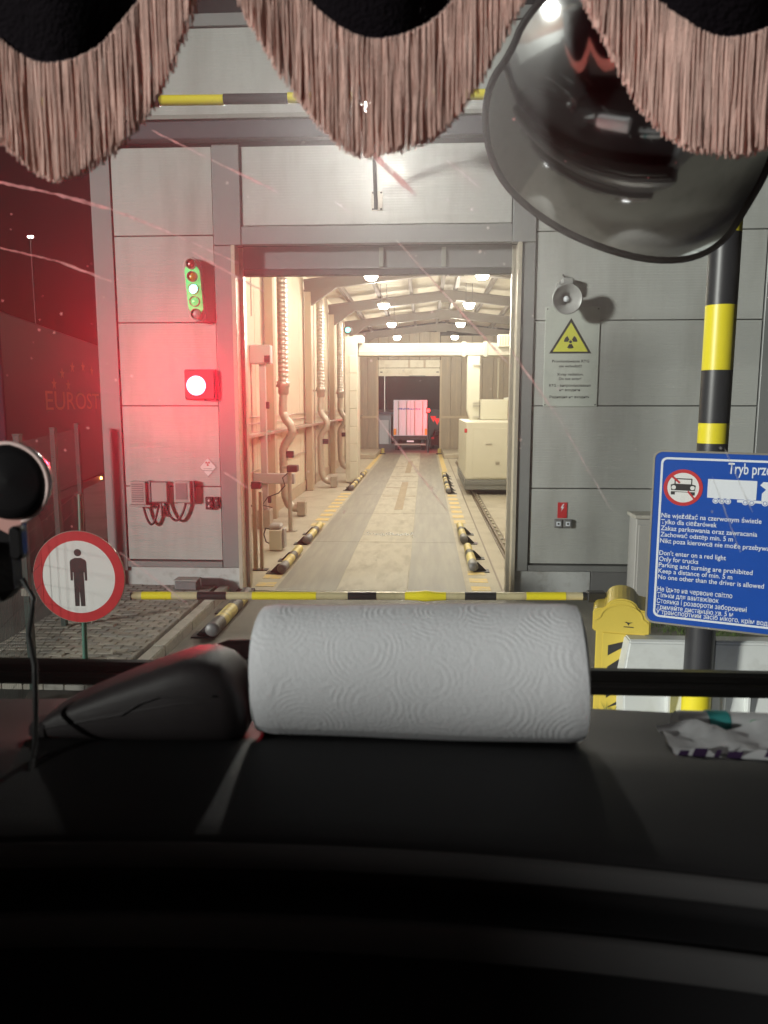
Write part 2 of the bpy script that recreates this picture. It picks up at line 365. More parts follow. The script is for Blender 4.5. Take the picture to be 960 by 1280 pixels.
# transverse joints of the apron are narrow dark recesses between slabs
pav = structure(MB().box(-4.75, -2.95, 4.0, 10.76, -0.2, 0.045).build('pavement', PAVBED))
bw, bl, gap = 0.2, 0.1, 0.011
cells = []
for r in range(0, 40):
    y = 10.72 - (r + 1) * bl
    if y < 6.4: break
    sh = 0.0 if r % 2 == 0 else bw / 2
    for c in range(-1, 9):
        x0 = -4.66 + c * bw + sh; x1 = x0 + bw
        x0 = max(x0, -4.66); x1 = min(x1, -3.0)
        if x1 - x0 < 0.05: continue
        cells.append((x0, x1, y, y + bl))
cells = [c for c in cells if c[0] > -4.7]
pm = {}
nb = 0
near = sorted(cells, key=lambda c: c[2])
def brick_mesh(w):
    w = round(w, 2)
    if w not in pm:
        mb = MB(); e = 0.008
        x, y = w / 2 - gap / 2, bl / 2 - gap / 2
        V = [(-x, -y, 0), (x, -y, 0), (x, y, 0), (-x, y, 0), (-x, -y, 0.05), (x, -y, 0.05), (x, y, 0.05), (-x, y, 0.05),
             (-x + e, -y + e, 0.058), (x - e, -y + e, 0.058), (x - e, y - e, 0.058), (-x + e, y - e, 0.058)]
        mb.add(V, [(0, 1, 5, 4), (1, 2, 6, 5), (2, 3, 7, 6), (3, 0, 4, 7), (4, 5, 9, 8), (5, 6, 10, 9), (6, 7, 11, 10), (7, 4, 8, 11), (8, 9, 10, 11)])
        pm[w] = []
        for m in PAVERS:
            o = mb.build('paver_brick', m); pm[w].append(o.data); bpy.data.objects.remove(o)
    return rnd.choice(pm[w])
rest = MB()
for (x0, x1, y0, y1) in near:
    me = brick_mesh(x1 - x0)
    z = 0.042 + rnd.uniform(-0.004, 0.006)
    if nb < 296:
        o = bpy.data.objects.new('paver_brick', me); col.objects.link(o); o.parent = pav
        o.location = ((x0 + x1) / 2, (y0 + y1) / 2, z)
        o.rotation_euler = (R(rnd.uniform(-1, 1)), R(rnd.uniform(-1, 1)), R(rnd.uniform(-0.8, 0.8)))
        nb += 1
    else:
        rest.add([(v.co.x + (x0 + x1) / 2, v.co.y + (y0 + y1) / 2, v.co.z + z) for v in me.vertices], [list(p.vertices) for p in me.polygons])
if rest.v: rest.build('paver_field', PAVERS[1], pav, kind='stuff')
y = 4.0
while y < 10.7:
    y1 = min(y + 0.98, 10.75)
    MB().box(-2.95 + 0.002, -2.80, y, y1 - 0.012, -0.2, 0.10 + rnd.uniform(-0.004, 0.004)).build('kerb_stone', KERB, pav, 0.012, 2)
    y += 0.98
# pale concrete hatch lying by the fence
h = thing('access_hatch', 'pale concrete slab cover lying by the fence foot', 'hatch', (-3.55, 7.02, 0.10))
box('slab', KERB, h, -0.27, 0.27, -0.13, 0.13, 0.0, 0.03, 0.006)
box('hatch_frame', GALV, h, -0.29, 0.29, -0.15, -0.135, 0.0, 0.034)

# ------------------------------------------------------------------ hall floor
hf = structure(MB().box(-3.75, 5.45, 10.86, 43.2, -0.3, 0.0).build('hall_floor', CONC))
def strip(name, m, x0, x1, y0, y1, z): return box(name, m, hf, x0, x1, y0, y1, z - 0.02, z)
yy = 10.9
k = 0
while yy < 43.1:
    y2 = min(yy + 4.0, 43.15)
    strip('wheel_track', TRACK, -2.18, -1.285, yy, y2 - 0.012, 0.004)
    strip('wheel_track', TRACK, -0.235, 0.62, yy, y2 - 0.012, 0.004)
    strip('centre_slab', LIGHTC, -1.27, -0.25, yy, y2 - 0.025, 0.006)
    yy += 4.0
for (y0, y1) in ((19.6, 26.6), (30.2, 36.6)):
    strip('floor_plate', RUST, -0.78, -0.56, y0, y1, 0.011)
for y0 in (22.5, 24.8, 28.6, 33.5):
    strip('floor_joint', RUST, -1.25, -0.27, y0, y0 + 0.10, 0.010)
for i in range(3): strip('yellow_bar', FADEY, 0.70, 0.98, 11.0 + 0.52 * i, 11.26 + 0.52 * i, 0.005)
for i in range(2): strip('yellow_bar', FADEY, -2.52, -2.24, 11.1 + 0.52 * i, 11.36 + 0.52 * i, 0.005)
for i in range(9): strip('yellow_bar', FADEY, -2.55, -2.25, 16.9 + 0.75 * i, 17.3 + 0.75 * i, 0.005)
for i in range(7): strip('yellow_bar', FADEY, 0.68, 0.95, 17.4 + 0.85 * i, 17.85 + 0.85 * i, 0.005)
strip('yellow_bar', FADEY, -2.5, -2.3, 32, 43, 0.005); strip('yellow_bar', FADEY, 0.72, 0.92, 31, 43, 0.005)
strip('slab_joint', RAILM, 1.13, 1.16, 10.9, 43, 0.003); strip('slab_joint', RAILM, 1.60, 1.63, 10.9, 43, 0.003)
box('low_ledge', CONC, hf, -3.7, -2.45, 38.2, 42.9, 0.0, 0.22, 0.02); box('low_ledge', CONC, hf, 0.95, 5.4, 38.6, 42.9, 0.0, 0.22, 0.02)
rail = thing('crane_rail', 'rusty steel rail set along the right of the lane', 'rail', (1.47, 26, 0.0))
box('rail_head', RAILM, rail, -0.025, 0.025, -14.5, 10, 0.05, 0.085, 0.006); box('rail_foot', RAILM, rail, -0.06, 0.06, -14.5, 10, 0.0, 0.018)
box('rail_web', RAILM, rail, -0.012, 0.012, -14.5, 10, 0.018, 0.05)
for i in range(28): box('rail_clip', GALV, rail, 0.05, 0.11, -14.3 + i * 0.5, -14.22 + i * 0.5, 0.019, 0.045)
db = MB()
for i in range(70):
    x, y = rnd.uniform(-1.25, -0.2), rnd.gauss(15.75, 0.10); s = rnd.uniform(0.012, 0.04)
    db.add([(x - s, y, 0.008), (x + s * .6, y - s * .7, 0.008), (x + s, y + s * .6, 0.008), (x + rnd.uniform(-s, s) * .3, y, 0.008 + s * .8)], [(0, 1, 3), (1, 2, 3), (2, 0, 3), (0, 2, 1)])
db.build('debris', PAPER, None, kind='stuff')['label'] = 'white crumbled scraps strewn across the lane middle'
gr = thing('drain_grate', 'toothed steel drain grate across the doorway threshold', 'grate', (-0.7, 10.70, 0))
box('grate_frame', GALV, gr, -1.55, 2.1, 0.10, 0.125, -0.01, 0.012); box('grate_frame', GALV, gr, -1.55, 2.1, -0.125, -0.10, -0.01, 0.012)
gb = MB()
for i in range(90): gb.box(-1.53 + i * 0.04, -1.515 + i * 0.04, -0.1, 0.1, -0.012, 0.010)
gb.build('grate_bar', DARK, gr, kind='stuff')
structure(box('threshold_strip', CONC, None, -2.6, 1.24, 10.60, 10.86, -0.3, -0.012))

# ------------------------------------------------------------------ the scanning hall
H = thing('scanning_hall', 'grey panelled inspection hall with a lit drive-through doorway', 'building', (0, 10.76, 0))
# coordinates below are relative to the facade plane (y = 0 is the face)
def hb(name, m, x0, x1, y0, y1, z0, z1, bevel=0.0, label=None): return box(name, m, H, x0, x1, y0, y1, z0, z1, bevel, label)
# core behind the panels
core = MB().box(-4.55, -2.64, 0.11, 0.28, 0, 7.7).box(1.26, 6.45, 0.11, 0.28, 0, 7.7).box(-2.64, 1.26, 0.11, 0.28, 4.86, 7.7)
core.build('facade_wall', SEAL, H)
rows = [0.46, 1.535, 2.675, 3.82, 4.98, 6.13]
jg = 0.007
for z0, z1 in zip(rows[:-1], rows[1:]):
    hb('facade_panel', PANEL, -4.285, -2.905, 0.0, 0.11, z0 + jg, z1 - jg, 0.004)
    hb('facade_panel', PANEL, 1.475, 4.485, 0.0, 0.11, z0 + jg, z1 - jg, 0.004)
    hb('facade_panel', PANEL, 4.80, 6.45, 0.0, 0.11, z0 + jg, z1 - jg, 0.004)
hb('facade_panel', PANEL, -2.50, 1.135, 0.0, 0.11, 5.10, 6.115, 0.004)
for x0, x1 in ((-4.55, -0.82), (-0.80, 2.93), (2.95, 6.45)):
    hb('facade_panel', PANEL, x0, x1, 0.0, 0.11, 6.51, 7.60, 0.004)
    hb('parapet_cap', TRIM, x0, x1, -0.03, 0.2, 7.615, 7.77, 0.006)
hb('corner_trim', TRIM, -4.58, -4.30, -0.018, 0.11, 0.30, 6.14, 0.006)
hb('column_trim', TRIM, -2.89, -2.52, -0.03, 0.11, 4.845, 6.14, 0.006)
hb('column_trim', TRIM, -2.89, -2.66, -0.03, 0.11, 0.36, 4.835, 0.006)
hb('column_trim', TRIM, 1.15, 1.46, -0.03, 0.11, 4.845, 6.14, 0.006)
hb('column_trim', TRIM, 1.285, 1.46, -0.03, 0.11, 0.36, 4.835, 0.006)
hb('column_trim', TRIM, 4.50, 4.785, -0.025, 0.11, 0.36, 6.14, 0.006)
hb('lintel_trim', TRIM, -2.51, 1.14, -0.022, 0.11, 4.85, 5.085, 0.005)
hb('base_rail', TRIM, -4.29, -2.9, -0.035, 0.1, 0.36, 0.445, 0.005)
hb('base_rail', TRIM, 1.47, 6.45, -0.035, 0.1, 0.36, 0.445, 0.005)
hb('gutter', GUTTER, -4.60, 6.5, -0.17, 0.0, 6.17, 6.40, 0.015)
hb('drip_flashing', FLASH, -4.60, 6.5, -0.20, 0.0, 6.41, 6.465, 0.004)
hb('plinth', PLINTH, -4.56, -2.66, 0.015, 0.11, 0.0, 0.355, 0.006)
hb('plinth', PLINTH, 1.285, 2.35, 0.015, 0.11, 0.0, 0.355, 0.006)
hb('plinth', BOXD, 2.36, 6.45, 0.015, 0.11, 0.0, 0.355, 0.006, label='dark lower plinth right of the doorway')
# door: jamb returns, guide rails, rolled-up door
hb('door_jamb', JAMB, -2.655, -2.60, -0.06, 0.55, 0.0, 4.84, 0.004)
hb('door_jamb', JAMB, 1.225, 1.28, -0.06, 0.55, 0.0, 4.84, 0.004)
hb('door_guide', GALV, -2.599, -2.55, 0.18, 0.32, 0.0, 4.84, 0.004); hb('door_guide', GALV, 1.175, 1.224, 0.18, 0.32, 0.0, 4.84, 0.004)
hb('lifting_door', BOXD, -2.545, 1.17, 0.20, 0.30, 4.56, 4.86, 0.004, label='dark bottom edge of the raised door')
hb('door_seal', RUBBER, -2.545, 1.17, 0.19, 0.31, 4.47, 4.555, 0.006)
for x in (-0.62, 0.24): hb('door_bracket', FLASH, x - 0.03, x + 0.03, 0.165, 0.195, 4.575, 4.83, 0.004)
hb('jamb_shoe', RUBBER, -2.7, -2.45, -0.12, 0.05, 0.0, 0.05, 0.01)
# side walls of the hall
n = 0
for y in [0.3 + 3.0 * i for i in range(11)]:
    y1 = min(y + 3.0, 32.2)
    hb('wall_panel', WALLIN, -4.0, -3.75, y + 0.012, y1 - 0.012, 0.0, 6.7, 0.01)
    hb('wall_panel', WALLIN, 5.45, 5.7, y + 0.012, y1 - 0.012, 0.0, 6.7, 0.01)
hb('wall_base', COLM, -3.748, -3.72, 0.3, 32.2, 0.0, 0.32)
hb('wall_return', WALLIN, -3.745, -2.66, 0.285, 0.35, 0.0, 6.6); hb('wall_return', WALLIN, 1.28, 5.44, 0.285, 0.35, 0.0, 6.6); hb('wall_return', WALLIN, -2.65, 1.27, 0.30, 0.35, 4.87, 7.0)
ridge = 0.85
for i, Yf in enumerate((12.1, 18, 24, 30, 36, 42)):
    y = Yf - 10.76
    hb('column', COLM, -3.70, -3.50, y - 0.13, y + 0.13, 0.0, 6.08, 0.01)
    hb('column', COLM, 5.20, 5.42, y - 0.13, y + 0.13, 0.0, 6.08, 0.01)
    r = MB()
    for xa, za, xb, zb in ((-3.72, 6.10, ridge, 6.62), (5.42, 6.10, ridge, 6.62)):
        r.bar((xa, y, za + 0.02), (xb, y, zb + 0.02), 0.20, 0.05); r.bar((xa, y, za + 0.33), (xb, y, zb + 0.33), 0.20, 0.04)
        r.bar((xa, y, za + 0.18), (xb, y, zb + 0.18), 0.03, 0.30)
    s_ = 1
    r.add([(-3.7, y - .09, 5.55), (-3.7, y + .09, 5.55), (-3.7, y + .09, 6.12), (-3.7, y - .09, 6.12), (-2.7, y - .09, 6.22), (-2.7, y + .09, 6.22)], [(0, 1, 5, 4), (0, 4, 3), (1, 2, 5), (3, 4, 5, 2), (0, 3, 2, 1)])
    r.build('rafter', STEELR, H)
    box('apex_plate', STEELR, H, ridge - 0.28, ridge + 0.28, y - 0.108, y - 0.102, 6.5, 6.95)
def roofz(x): return 6.47 + (min(x - -3.72, 5.42 - x)) * (0.52 / 4.57)
for x in (-2.9, -1.75, -0.55, 0.6, 1.12, 2.3, 3.45, 4.6):
    z = roofz(x)
    hb('purlin', STEELR, x - 0.06, x + 0.06, 0.36, 32.2, z - 0.03, z + 0.16)
for sgn in (-1, 1):
    x0, x1 = (-3.85, ridge) if sgn < 0 else (ridge, 5.55)
    for i in range(11):
        y0, y1 = 0.36 + 2.9 * i, 0.36 + 2.9 * (i + 1) - 0.02
        z0, z1 = roofz(x0) + 0.17, roofz(x1) + 0.17
        z0, z1 = (6.47 - 0.015 + 0.17, 6.47 + 0.52 + 0.17) if sgn < 0 else (6.47 + 0.52 + 0.17, 6.47 - 0.015 + 0.17)
        MB().add([(x0, y0, z0), (x1, y0, z1), (x1, y1, z1), (x0, y1, z0), (x0, y0, z0 + .1), (x1, y0, z1 + .1), (x1, y1, z1 + .1), (x0, y1, z0 + .1)],
                 [(0, 3, 2, 1), (4, 5, 6, 7), (0, 1, 5, 4), (1, 2, 6, 5), (2, 3, 7, 6), (3, 0, 4, 7)]).build('roof_sheet', ROOFM, H)
# cable tray and conduits on the left wall
hb('cable_tray', GALV, -3.72, -3.45, 0.4, 32, 2.03, 2.10, 0.004)
for i in range(8): hb('tray_bracket', GALV, -3.72, -3.46, 2.3 + 4 * i, 2.35 + 4 * i, 1.90, 2.028)
cd = MB()
for z in (2.42, 2.28, 1.25): cd.tube([(-3.70, 0.5, z), (-3.70, 31.8, z)], 0.014, 6)
cd.build('conduit', GALV, H)
# far end wall with raised sectional door
FY = 32.24
def vpanels(x0, x1, z0, z1, w):
    n = max(1, round((x1 - x0) / w)); s = (x1 - x0) / n
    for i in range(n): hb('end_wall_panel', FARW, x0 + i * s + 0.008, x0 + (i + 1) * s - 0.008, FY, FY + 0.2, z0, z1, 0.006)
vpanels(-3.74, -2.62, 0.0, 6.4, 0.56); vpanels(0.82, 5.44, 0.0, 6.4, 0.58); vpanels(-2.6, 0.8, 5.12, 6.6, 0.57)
hb('end_wall_rail', COLM, 0.84, 3.2, FY - 0.06, FY - 0.005, 1.92, 2.05); hb('end_wall_rail', COLM, -3.74, -2.64, FY - 0.06, FY - 0.005, 1.92, 2.05)
hb('end_door_jamb', COLM, -2.70, -2.60, FY - 0.03, FY + 0.3, 0.0, 5.1); hb('end_door_jamb', COLM, 0.80, 0.90, FY - 0.03, FY + 0.3, 0.0, 5.1)
hb('sectional_door_panel', TOWERM, -2.59, 0.79, FY + 0.02, FY + 0.1, 4.23, 4.66, 0.01); hb('sectional_door_panel', TOWERM, -2.59, 0.79, FY + 0.02, FY + 0.1, 4.68, 5.11, 0.01)
for x in (-0.9, -0.05): hb('door_stile', COLM, x - 0.06, x + 0.06, FY + 0.0, FY + 0.018, 4.69, 5.10)
hb('door_grip', RUBBER, -0.9, 0.0, FY - 0.0, FY + 0.018, 4.20, 4.255)
for x in (-2.5, 0.6): hb('door_hinge', DARK, x, x + 0.14, FY, FY + 0.018, 4.42, 4.47)

# ------------------------------------------------------------------ high bay lamps
HALL_LIGHT = bpy.data.lights.new('lamp_light', 'POINT'); HALL_LIGHT.energy = 340; HALL_LIGHT.color = (1.0, 0.94, 0.80); HALL_LIGHT.shadow_soft_size = 0.09
def lamp(loc, label):
    t = thing('high_bay_lamp', label, 'lamp', loc, 'high bay lamps under the hall roof')
    MB().tube([(-0.10, 0, 0.13), (-0.10, 0, 0.72)], 0.008, 6).tube([(0.10, 0, 0.13), (0.10, 0, 0.72)], 0.008, 6).build('hanger', DARK, t)
    MB().lathe([(0.20, 0.0), (0.20, 0.07), (0.15, 0.11), (0.11, 0.20), (0.09, 0.20)], (0, 0, 0), (0, 0, 1), 14).build('lamp_housing', GALV, t)
    MB().lathe([(0.09, 0.185), (0.03, 0.175), (-0.06, 0.12), (-0.07, 0.0)], (0, 0, 0), (0, 0, 1), 10).build('lamp_lens', HALLLAMP, t)
    lo_ = bpy.data.objects.new('lamp_light', HALL_LIGHT); col.objects.link(lo_); lo_.parent = t; lo_.location = (0, 0, -0.16)
    return t
words_ = ['nearest the doorway', 'second from the doorway', 'third from the doorway', 'farthest from the doorway']
L0 = None
for side, x in (('left', -1.36), ('right', 1.38)):
    for i, y in enumerate((19.6, 25.4, 31.4, 37.4)):
        lab = 'glowing high bay lamp in the %s roof row, %s' % (side, words_[i])
        if L0 is None: L0 = lamp((x, y, 5.8), lab)
        else: dup(L0, (x, y, 5.8), lab)
for x, s in ((-1.36, 'left'), (1.38, 'right')):
    dup(L0, (x, 13.6, 5.8), 'glowing high bay lamp just behind the raised door, %s row' % s)

# ------------------------------------------------------------------ exhaust ducts on the left wall
def duct(loc, label):
    t = thing('exhaust_duct', label, 'duct', loc, 'exhaust ducts down the left hall wall')
    pts = []; rs = []
    z = 3.06
    while z < 5.75:
        pts += [(0, 0, z), (0, 0, z + 0.09), (0, 0, z + 0.10)]; rs += [0.125, 0.125, 0.131]; z += 0.105
    MB().tube(pts, rs, 14).build('rigid_duct', GALV, t)
    MB().tube([(0, 0, 5.7), (0, 0, 5.85), (-0.06, 0.02, 6.0), (-0.2, 0.03, 6.1), (-0.34, 0.03, 6.1)], 0.13, 14).build('elbow', GALV, t)
    MB().lathe([(0.30, 0.128), (0.28, 0.155), (0.16, 0.155), (0.14, 0.13), (0.0, 0.13), (-0.05, 0.09)], (0, 0, 2.95), (0, 0, 1), 14).build('clamp_flange', GALV, t)
    path = [(0, 0, 2.98), (-0.02, 0, 2.7), (-0.02, 0, 2.5), (0.04, 0, 2.35), (0.16, 0, 2.2), (0.2, 0, 2.05), (0.14, 0, 1.9), (0.02, 0, 1.75), (-0.03, 0, 1.6), (-0.03, 0, 1.2), (-0.02, 0, 0.8), (0.0, 0, 0.5), (0.08, 0, 0.28), (0.2, 0, 0.2), (0.34, 0, 0.2)]
    fine = []
    for a, b in zip(path[:-1], path[1:]):
        for q in range(6): fine.append(Vector(a).lerp(Vector(b), q / 6))
    MB().tube(fine, [0.098 + 0.010 * (i % 2) for i in range(len(fine))], 12).build('flexible_hose', HOSE, t)
    box('outlet_box', GALV, t, 0.30, 0.5, -0.13, 0.13, 0.02, 0.36, 0.01)
    MB().tube([(-0.2, -0.05, 6.0), (-0.2, -0.05, 0.1)], 0.02, 6).build('guide_pipe', GALV, t)
    box('wall_bracket', GALV, t, -0.34, -0.1, -0.03, 0.03, 3.1, 3.16); box('hose_bracket', DARK, t, 0.05, 0.22, -0.08, 0.08, 1.42, 1.58, 0.01)
    return t
d0 = duct((-3.38, 18.4, 0), 'wide ribbed exhaust duct on the left wall nearest the doorway')
dup(d0, (-3.36, 24.9, 0), 'ribbed exhaust duct on the left wall, middle of three')
dup(d0, (-3.36, 30.6, 0), 'ribbed exhaust duct on the left wall just before the white gantry tower')

# ------------------------------------------------------------------ x-ray gantry
X = thing('xray_gantry', 'cream x-ray scanning gantry spanning the lane inside the hall', 'scanner', (0, 26.5, 0))
box('tower', TOWERM, X, -2.72, -2.30, -0.2, 0.8, 0.03, 4.95, 0.015)
for i in range(7): box('access_panel', CREAM, X, -2.57, -2.31, -0.225, -0.203, 0.15 + i * 0.6, 0.72 + i * 0.6, 0.006)
box('tower_cap', BEAMM, X, -2.45, -2.12, -0.18, 0.7, 4.72, 5.0, 0.01)
box('beam', BEAMM, X, -2.28, 3.2, 0.0, 0.6, 4.32, 4.74, 0.015); box('beam_rib', TOWERM, X, -2.27, 1.2, -0.012, -0.002, 4.46, 4.49)
box('beam_sleeve', BEAMM, X, 1.22, 1.36, -0.03, 0.62, 4.28, 4.78, 0.01); box('beam_sleeve', BEAMM, X, 1.95, 2.09, -0.03, 0.62, 4.28, 4.78, 0.01)
MB().prism([(1.42, 2.5), (1.55, 2.12), (1.80, 2.12), (1.84, 2.3), (1.84, 4.31), (1.42, 4.31)], (0, 0.5, 0), EX, EZ, 0.5).build('column', CREAM, X, 0.01)
for z in (4.0, 2.72, 2.62, 2.25): box('grab_rail', GALV, X, 1.62, 1.86, -0.07, -0.02, z, z + 0.03)
box('air_conditioner', TOWERM, X, 2.42, 2.95, -0.15, 0.2, 4.6, 5.0, 0.01); 
for i in range(5): box('grille_slat', COLM, X, 2.47 + i * 0.09, 2.50 + i * 0.09, -0.162, -0.151, 4.65, 4.95)
cab = box('cabinet', CREAM, X, 1.22, 4.2, -3.5, 1.6, 0.46, 2.17, 0.02)
dr = box('door', CREAM, X, 1.42, 3.0, -3.53, -3.503, 0.52, 1.98, 0.006); box('door_handle', GALV, dr, 1.80, 1.98, -3.56, -3.532, 1.50, 1.54, 0.005)
box('lock_plate', GALV, X, 2.1, 2.22, -3.55, -3.532, 0.92, 1.0)
box('skirt', SKIRT, X, 1.20, 4.2, -3.55, 1.6, 0.16, 0.455, 0.015); box('skirt_ledge', SKIRT, X, 1.18, 4.2, -3.58, 1.6, 0.32, 0.335)
box('undercarriage', DARK, X, 1.5, 4.1, -3.3, 1.4, 0.05, 0.158)
box('upper_box', CREAM, X, 1.86, 2.75, -0.5, 1.2, 2.18, 2.85, 0.015); box('upper_box', CREAM, X, 2.77, 4.0, -0.5, 1.2, 2.18, 2.92, 0.015)
MB().lathe([(0, 0.0), (0, 0.09), (0.06, 0.09), (0.06, 0.0)], (1.47, -3.35, 0.10), (1, 0, 0), 14).build('rail_wheel', DARK, X)
box('warning_lamp', REDS, X, 1.17, 1.25, -3.52, -3.44, 1.86, 1.98, 0.01)
MB().tube([(2.55, 1, 2.9), (2.55, 1, 4.3)], 0.035, 8).build('feed_pipe', GALV, X)
sg = thing('green_pilot_lamp', 'small lit green lamp above the gantry tower', 'signal lamp', (-2.62, 26.4, 4.95))
MB().lathe([(0.3, 0.0), (0.3, 0.14), (0.42, 0.14), (0.42, 0.0)], (0, 0.36, 0.22), (0, -1, 0), 16).build('lamp_body', DARK, sg)
MB().lathe([(0.0, 0.085), (0.03, 0.06), (0.04, 0.0)], (0, -0.062, 0.22), (0, -1, 0), 16).build('lamp_lens', GREENLAMP, sg)
box('bracket', GALV, sg, -0.02, 0.02, 0.0, 0.05, 0.0, 0.12)

# ------------------------------------------------------------------ detector posts, camera post, boxes near the door
t = thing('detector_frame', 'tall grey detector post with head box by the left wall', 'detector', (-3.45, 16.6, 0))
box('post', BOXG, t, -0.11, 0.02, -0.06, 0.06, 0.0, 3.7, 0.008); box('post', BOXG, t, -0.42, -0.30, -0.06, 0.06, 0.0, 3.75, 0.008)
box('head_box', BOXG, t, -0.30, 0.16, -0.15, 0.12, 3.55, 3.95, 0.02); box('head_lens', RUBBER, t, 0.03, 0.15, -0.17, -0.152, 3.58, 3.72)
box('cross_arm', BOXG, t, -0.28, 0.62, -0.12, 0.06, 0.98, 1.2, 0.01); box('base_box', GALV, t, -0.18, 0.10, -0.25, 0.1, 0.0, 0.42, 0.01)
box('cable_gland', DARK, t, 0.022, 0.09, -0.05, 0.03, 2.6, 2.75, 0.01); box('cable_gland', DARK, t, 0.022, 0.09, -0.05, 0.03, 0.55, 0.7, 0.01)
t = thing('camera_post', 'slim steel post with a small camera on top, left of the lane', 'camera', (-2.86, 16.1, 0))
MB().tube([(0, 0, 0), (0, 0, 1.28)], 0.045, 10).build('post', GALV, t); box('foot_plate', GALV, t, -0.13, 0.13, -0.1, 0.1, 0, 0.015)
box('camera_head', DARK, t, -0.04, 0.18, -0.12, 0.14, 1.28, 1.42, 0.015); box('camera_arm', GALV, t, -0.16, -0.04, -0.03, 0.03, 1.34, 1.40)
MB().tube([(-0.03, 0, 1.26), (-0.15, 0, 1.15), (-0.1, 0, 0.98), (-0.25, 0.05, 0.82), (-0.5, 0.1, 0.72), (-0.62, 0.1, 0.55), (-0.4, 0.1, 0.5)], 0.012, 6).build('cable', RUBBER, t)
t = thing('light_curtain_post', 'pair of slim brown posts standing just inside the doorway', 'sensor post', (-2.70, 12.25, 0))
box('post', COLM, t, -0.09, -0.03, -0.04, 0.04, 0, 1.34, 0.005); box('post', COLM, t, 0.02, 0.07, -0.04, 0.04, 0, 1.30, 0.005)
box('head', DARK, t, -0.10, 0.06, -0.05, 0.05, 1.34, 1.46, 0.01); box('foot_plate', DARK, t, -0.12, 0.14, -0.08, 0.08, 0, 0.012)
MB().tube([(-0.11, 0, 1.4), (-0.17, 0, 1.3), (-0.14, 0, 1.1), (-0.1, 0, 1.05)], 0.01, 6).build('cable', RUBBER, t)
t = thing('sensor_box', 'small white sensor box with a black cable on the floor', 'sensor', (-2.74, 13.95, 0))
box('body', CREAM, t, -0.12, 0.11, -0.12, 0.12, 0.02, 0.40, 0.012); box('back_plate', BOXG, t, 0.115, 0.16, -0.08, 0.14, 0.05, 0.42, 0.01); box('sloped_top', BOXG, t, -0.13, 0.10, -0.10, 0.2, 0.402, 0.5, 0.03)
MB().tube([(-0.12, 0, 0.40), (-0.2, 0, 0.42), (-0.24, 0, 0.3), (-0.2, 0, 0.16), (-0.12, 0, 0.12)], 0.012, 6).build('cable', RUBBER, t)
ch = thing('hanging_chain', 'thin dark chain hanging on the wall inside the doorway', 'chain', (-2.95, 13.2, 5.6))
cm = MB()
for i in range(28):
    z = -0.04 * i - 0.3; cm.tube([(-0.012, 0, z), (0.012, 0, z - 0.022), (-0.012, 0, z - 0.042)], 0.006, 5)
cm.build('links', DARK, ch)

# ------------------------------------------------------------------ yellow and black wheel guides
def guide(loc, ln, label, side, outside=False):
    t = thing('wheel_guide', label, 'wheel guide', loc, 'striped pipe wheel guides beside the lane')
    r = 0.075 if not outside else 0.085
    k = 6; s = ln / k
    for i in range(k):
        MB().tube([(0, i * s, r + 0.02), (0, (i + 1) * s - 0.004, r + 0.02)], r, 14).build('striped_sleeve', ((GUIDEG, WORNY, WORNY, WORNK, WORNY, WORNY) if not outside else (WORNK, WORNY, WORNY, WORNK, WORNY, WORNK))[i], t)
    MB().lathe([(0, 0.0), (0.0, r * 0.8), (0.03, r * 1.04), (0.06, r * 1.04)], (0, -0.05, r + 0.02), (0, 1, 0), 14).build('end_cap', GUIDEG, t)
    for y in (0.06, ln * 0.62):
        MB().prism([(0, 0), (0.19 * side, 0), (0.04 * side, 0.15), (0, 0.15)] if side > 0 else [(0, 0), (0, 0.15), (0.04 * side, 0.15), (0.19 * side, 0)], (0.04 * side, y + 0.06, 0.0), EX, EZ, 0.06).build('foot_bracket', DARK, t)
        box('foot_plate', DARK, t, min(0, 0.26 * side), max(0, 0.26 * side), y - 0.08, y + 0.14, 0.0, 0.014)
    return t
guide((-2.27, 11.95, 0), 1.7, 'yellow striped wheel guide on the left of the lane nearest the doorway', -1)
guide((-2.27, 14.55, 0), 1.9, 'yellow striped wheel guide on the left of the lane, second from the doorway', -1)
for i, (y, w) in enumerate(((23.9, 'nearest'), (25.9, 'middle'), (28.0, 'farthest'))):
    guide((-2.30, y, 0), 1.6, 'small dark wheel guide by the left tower foot, %s of three' % w, -1)
guide((0.80, 12.25, 0), 1.75, 'yellow striped wheel guide on the right of the lane nearest the doorway', 1)
guide((0.77, 14.75, 0), 1.8, 'yellow striped wheel guide on the right of the lane, second from the doorway', 1)
for i, (y, w) in enumerate(((23.2, 'nearest'), (25.4, 'middle'), (27.8, 'farthest'))):
    guide((0.72, y, 0), 1.6, 'small dark wheel guide near the cabinet on the right, %s of three' % w, 1)
guide((-2.45, 8.55, 0), 1.75, 'yellow and black pipe guide on the apron left of the doorway', -1, True)
for x, s in ((-2.30, 'left'), (0.78, 'right')):
    t = thing('exit_bollard', 'small pale guide stub at the %s of the far exit' % s, 'bollard', (x, 42.0, 0))
    MB().tube([(0, 0, 0), (0, 0, 0.3)], 0.09, 10).build('stub', WORNY, t); box('foot_plate', DARK, t, -0.16, 0.16, -0.3, 0.1, 0, 0.05)

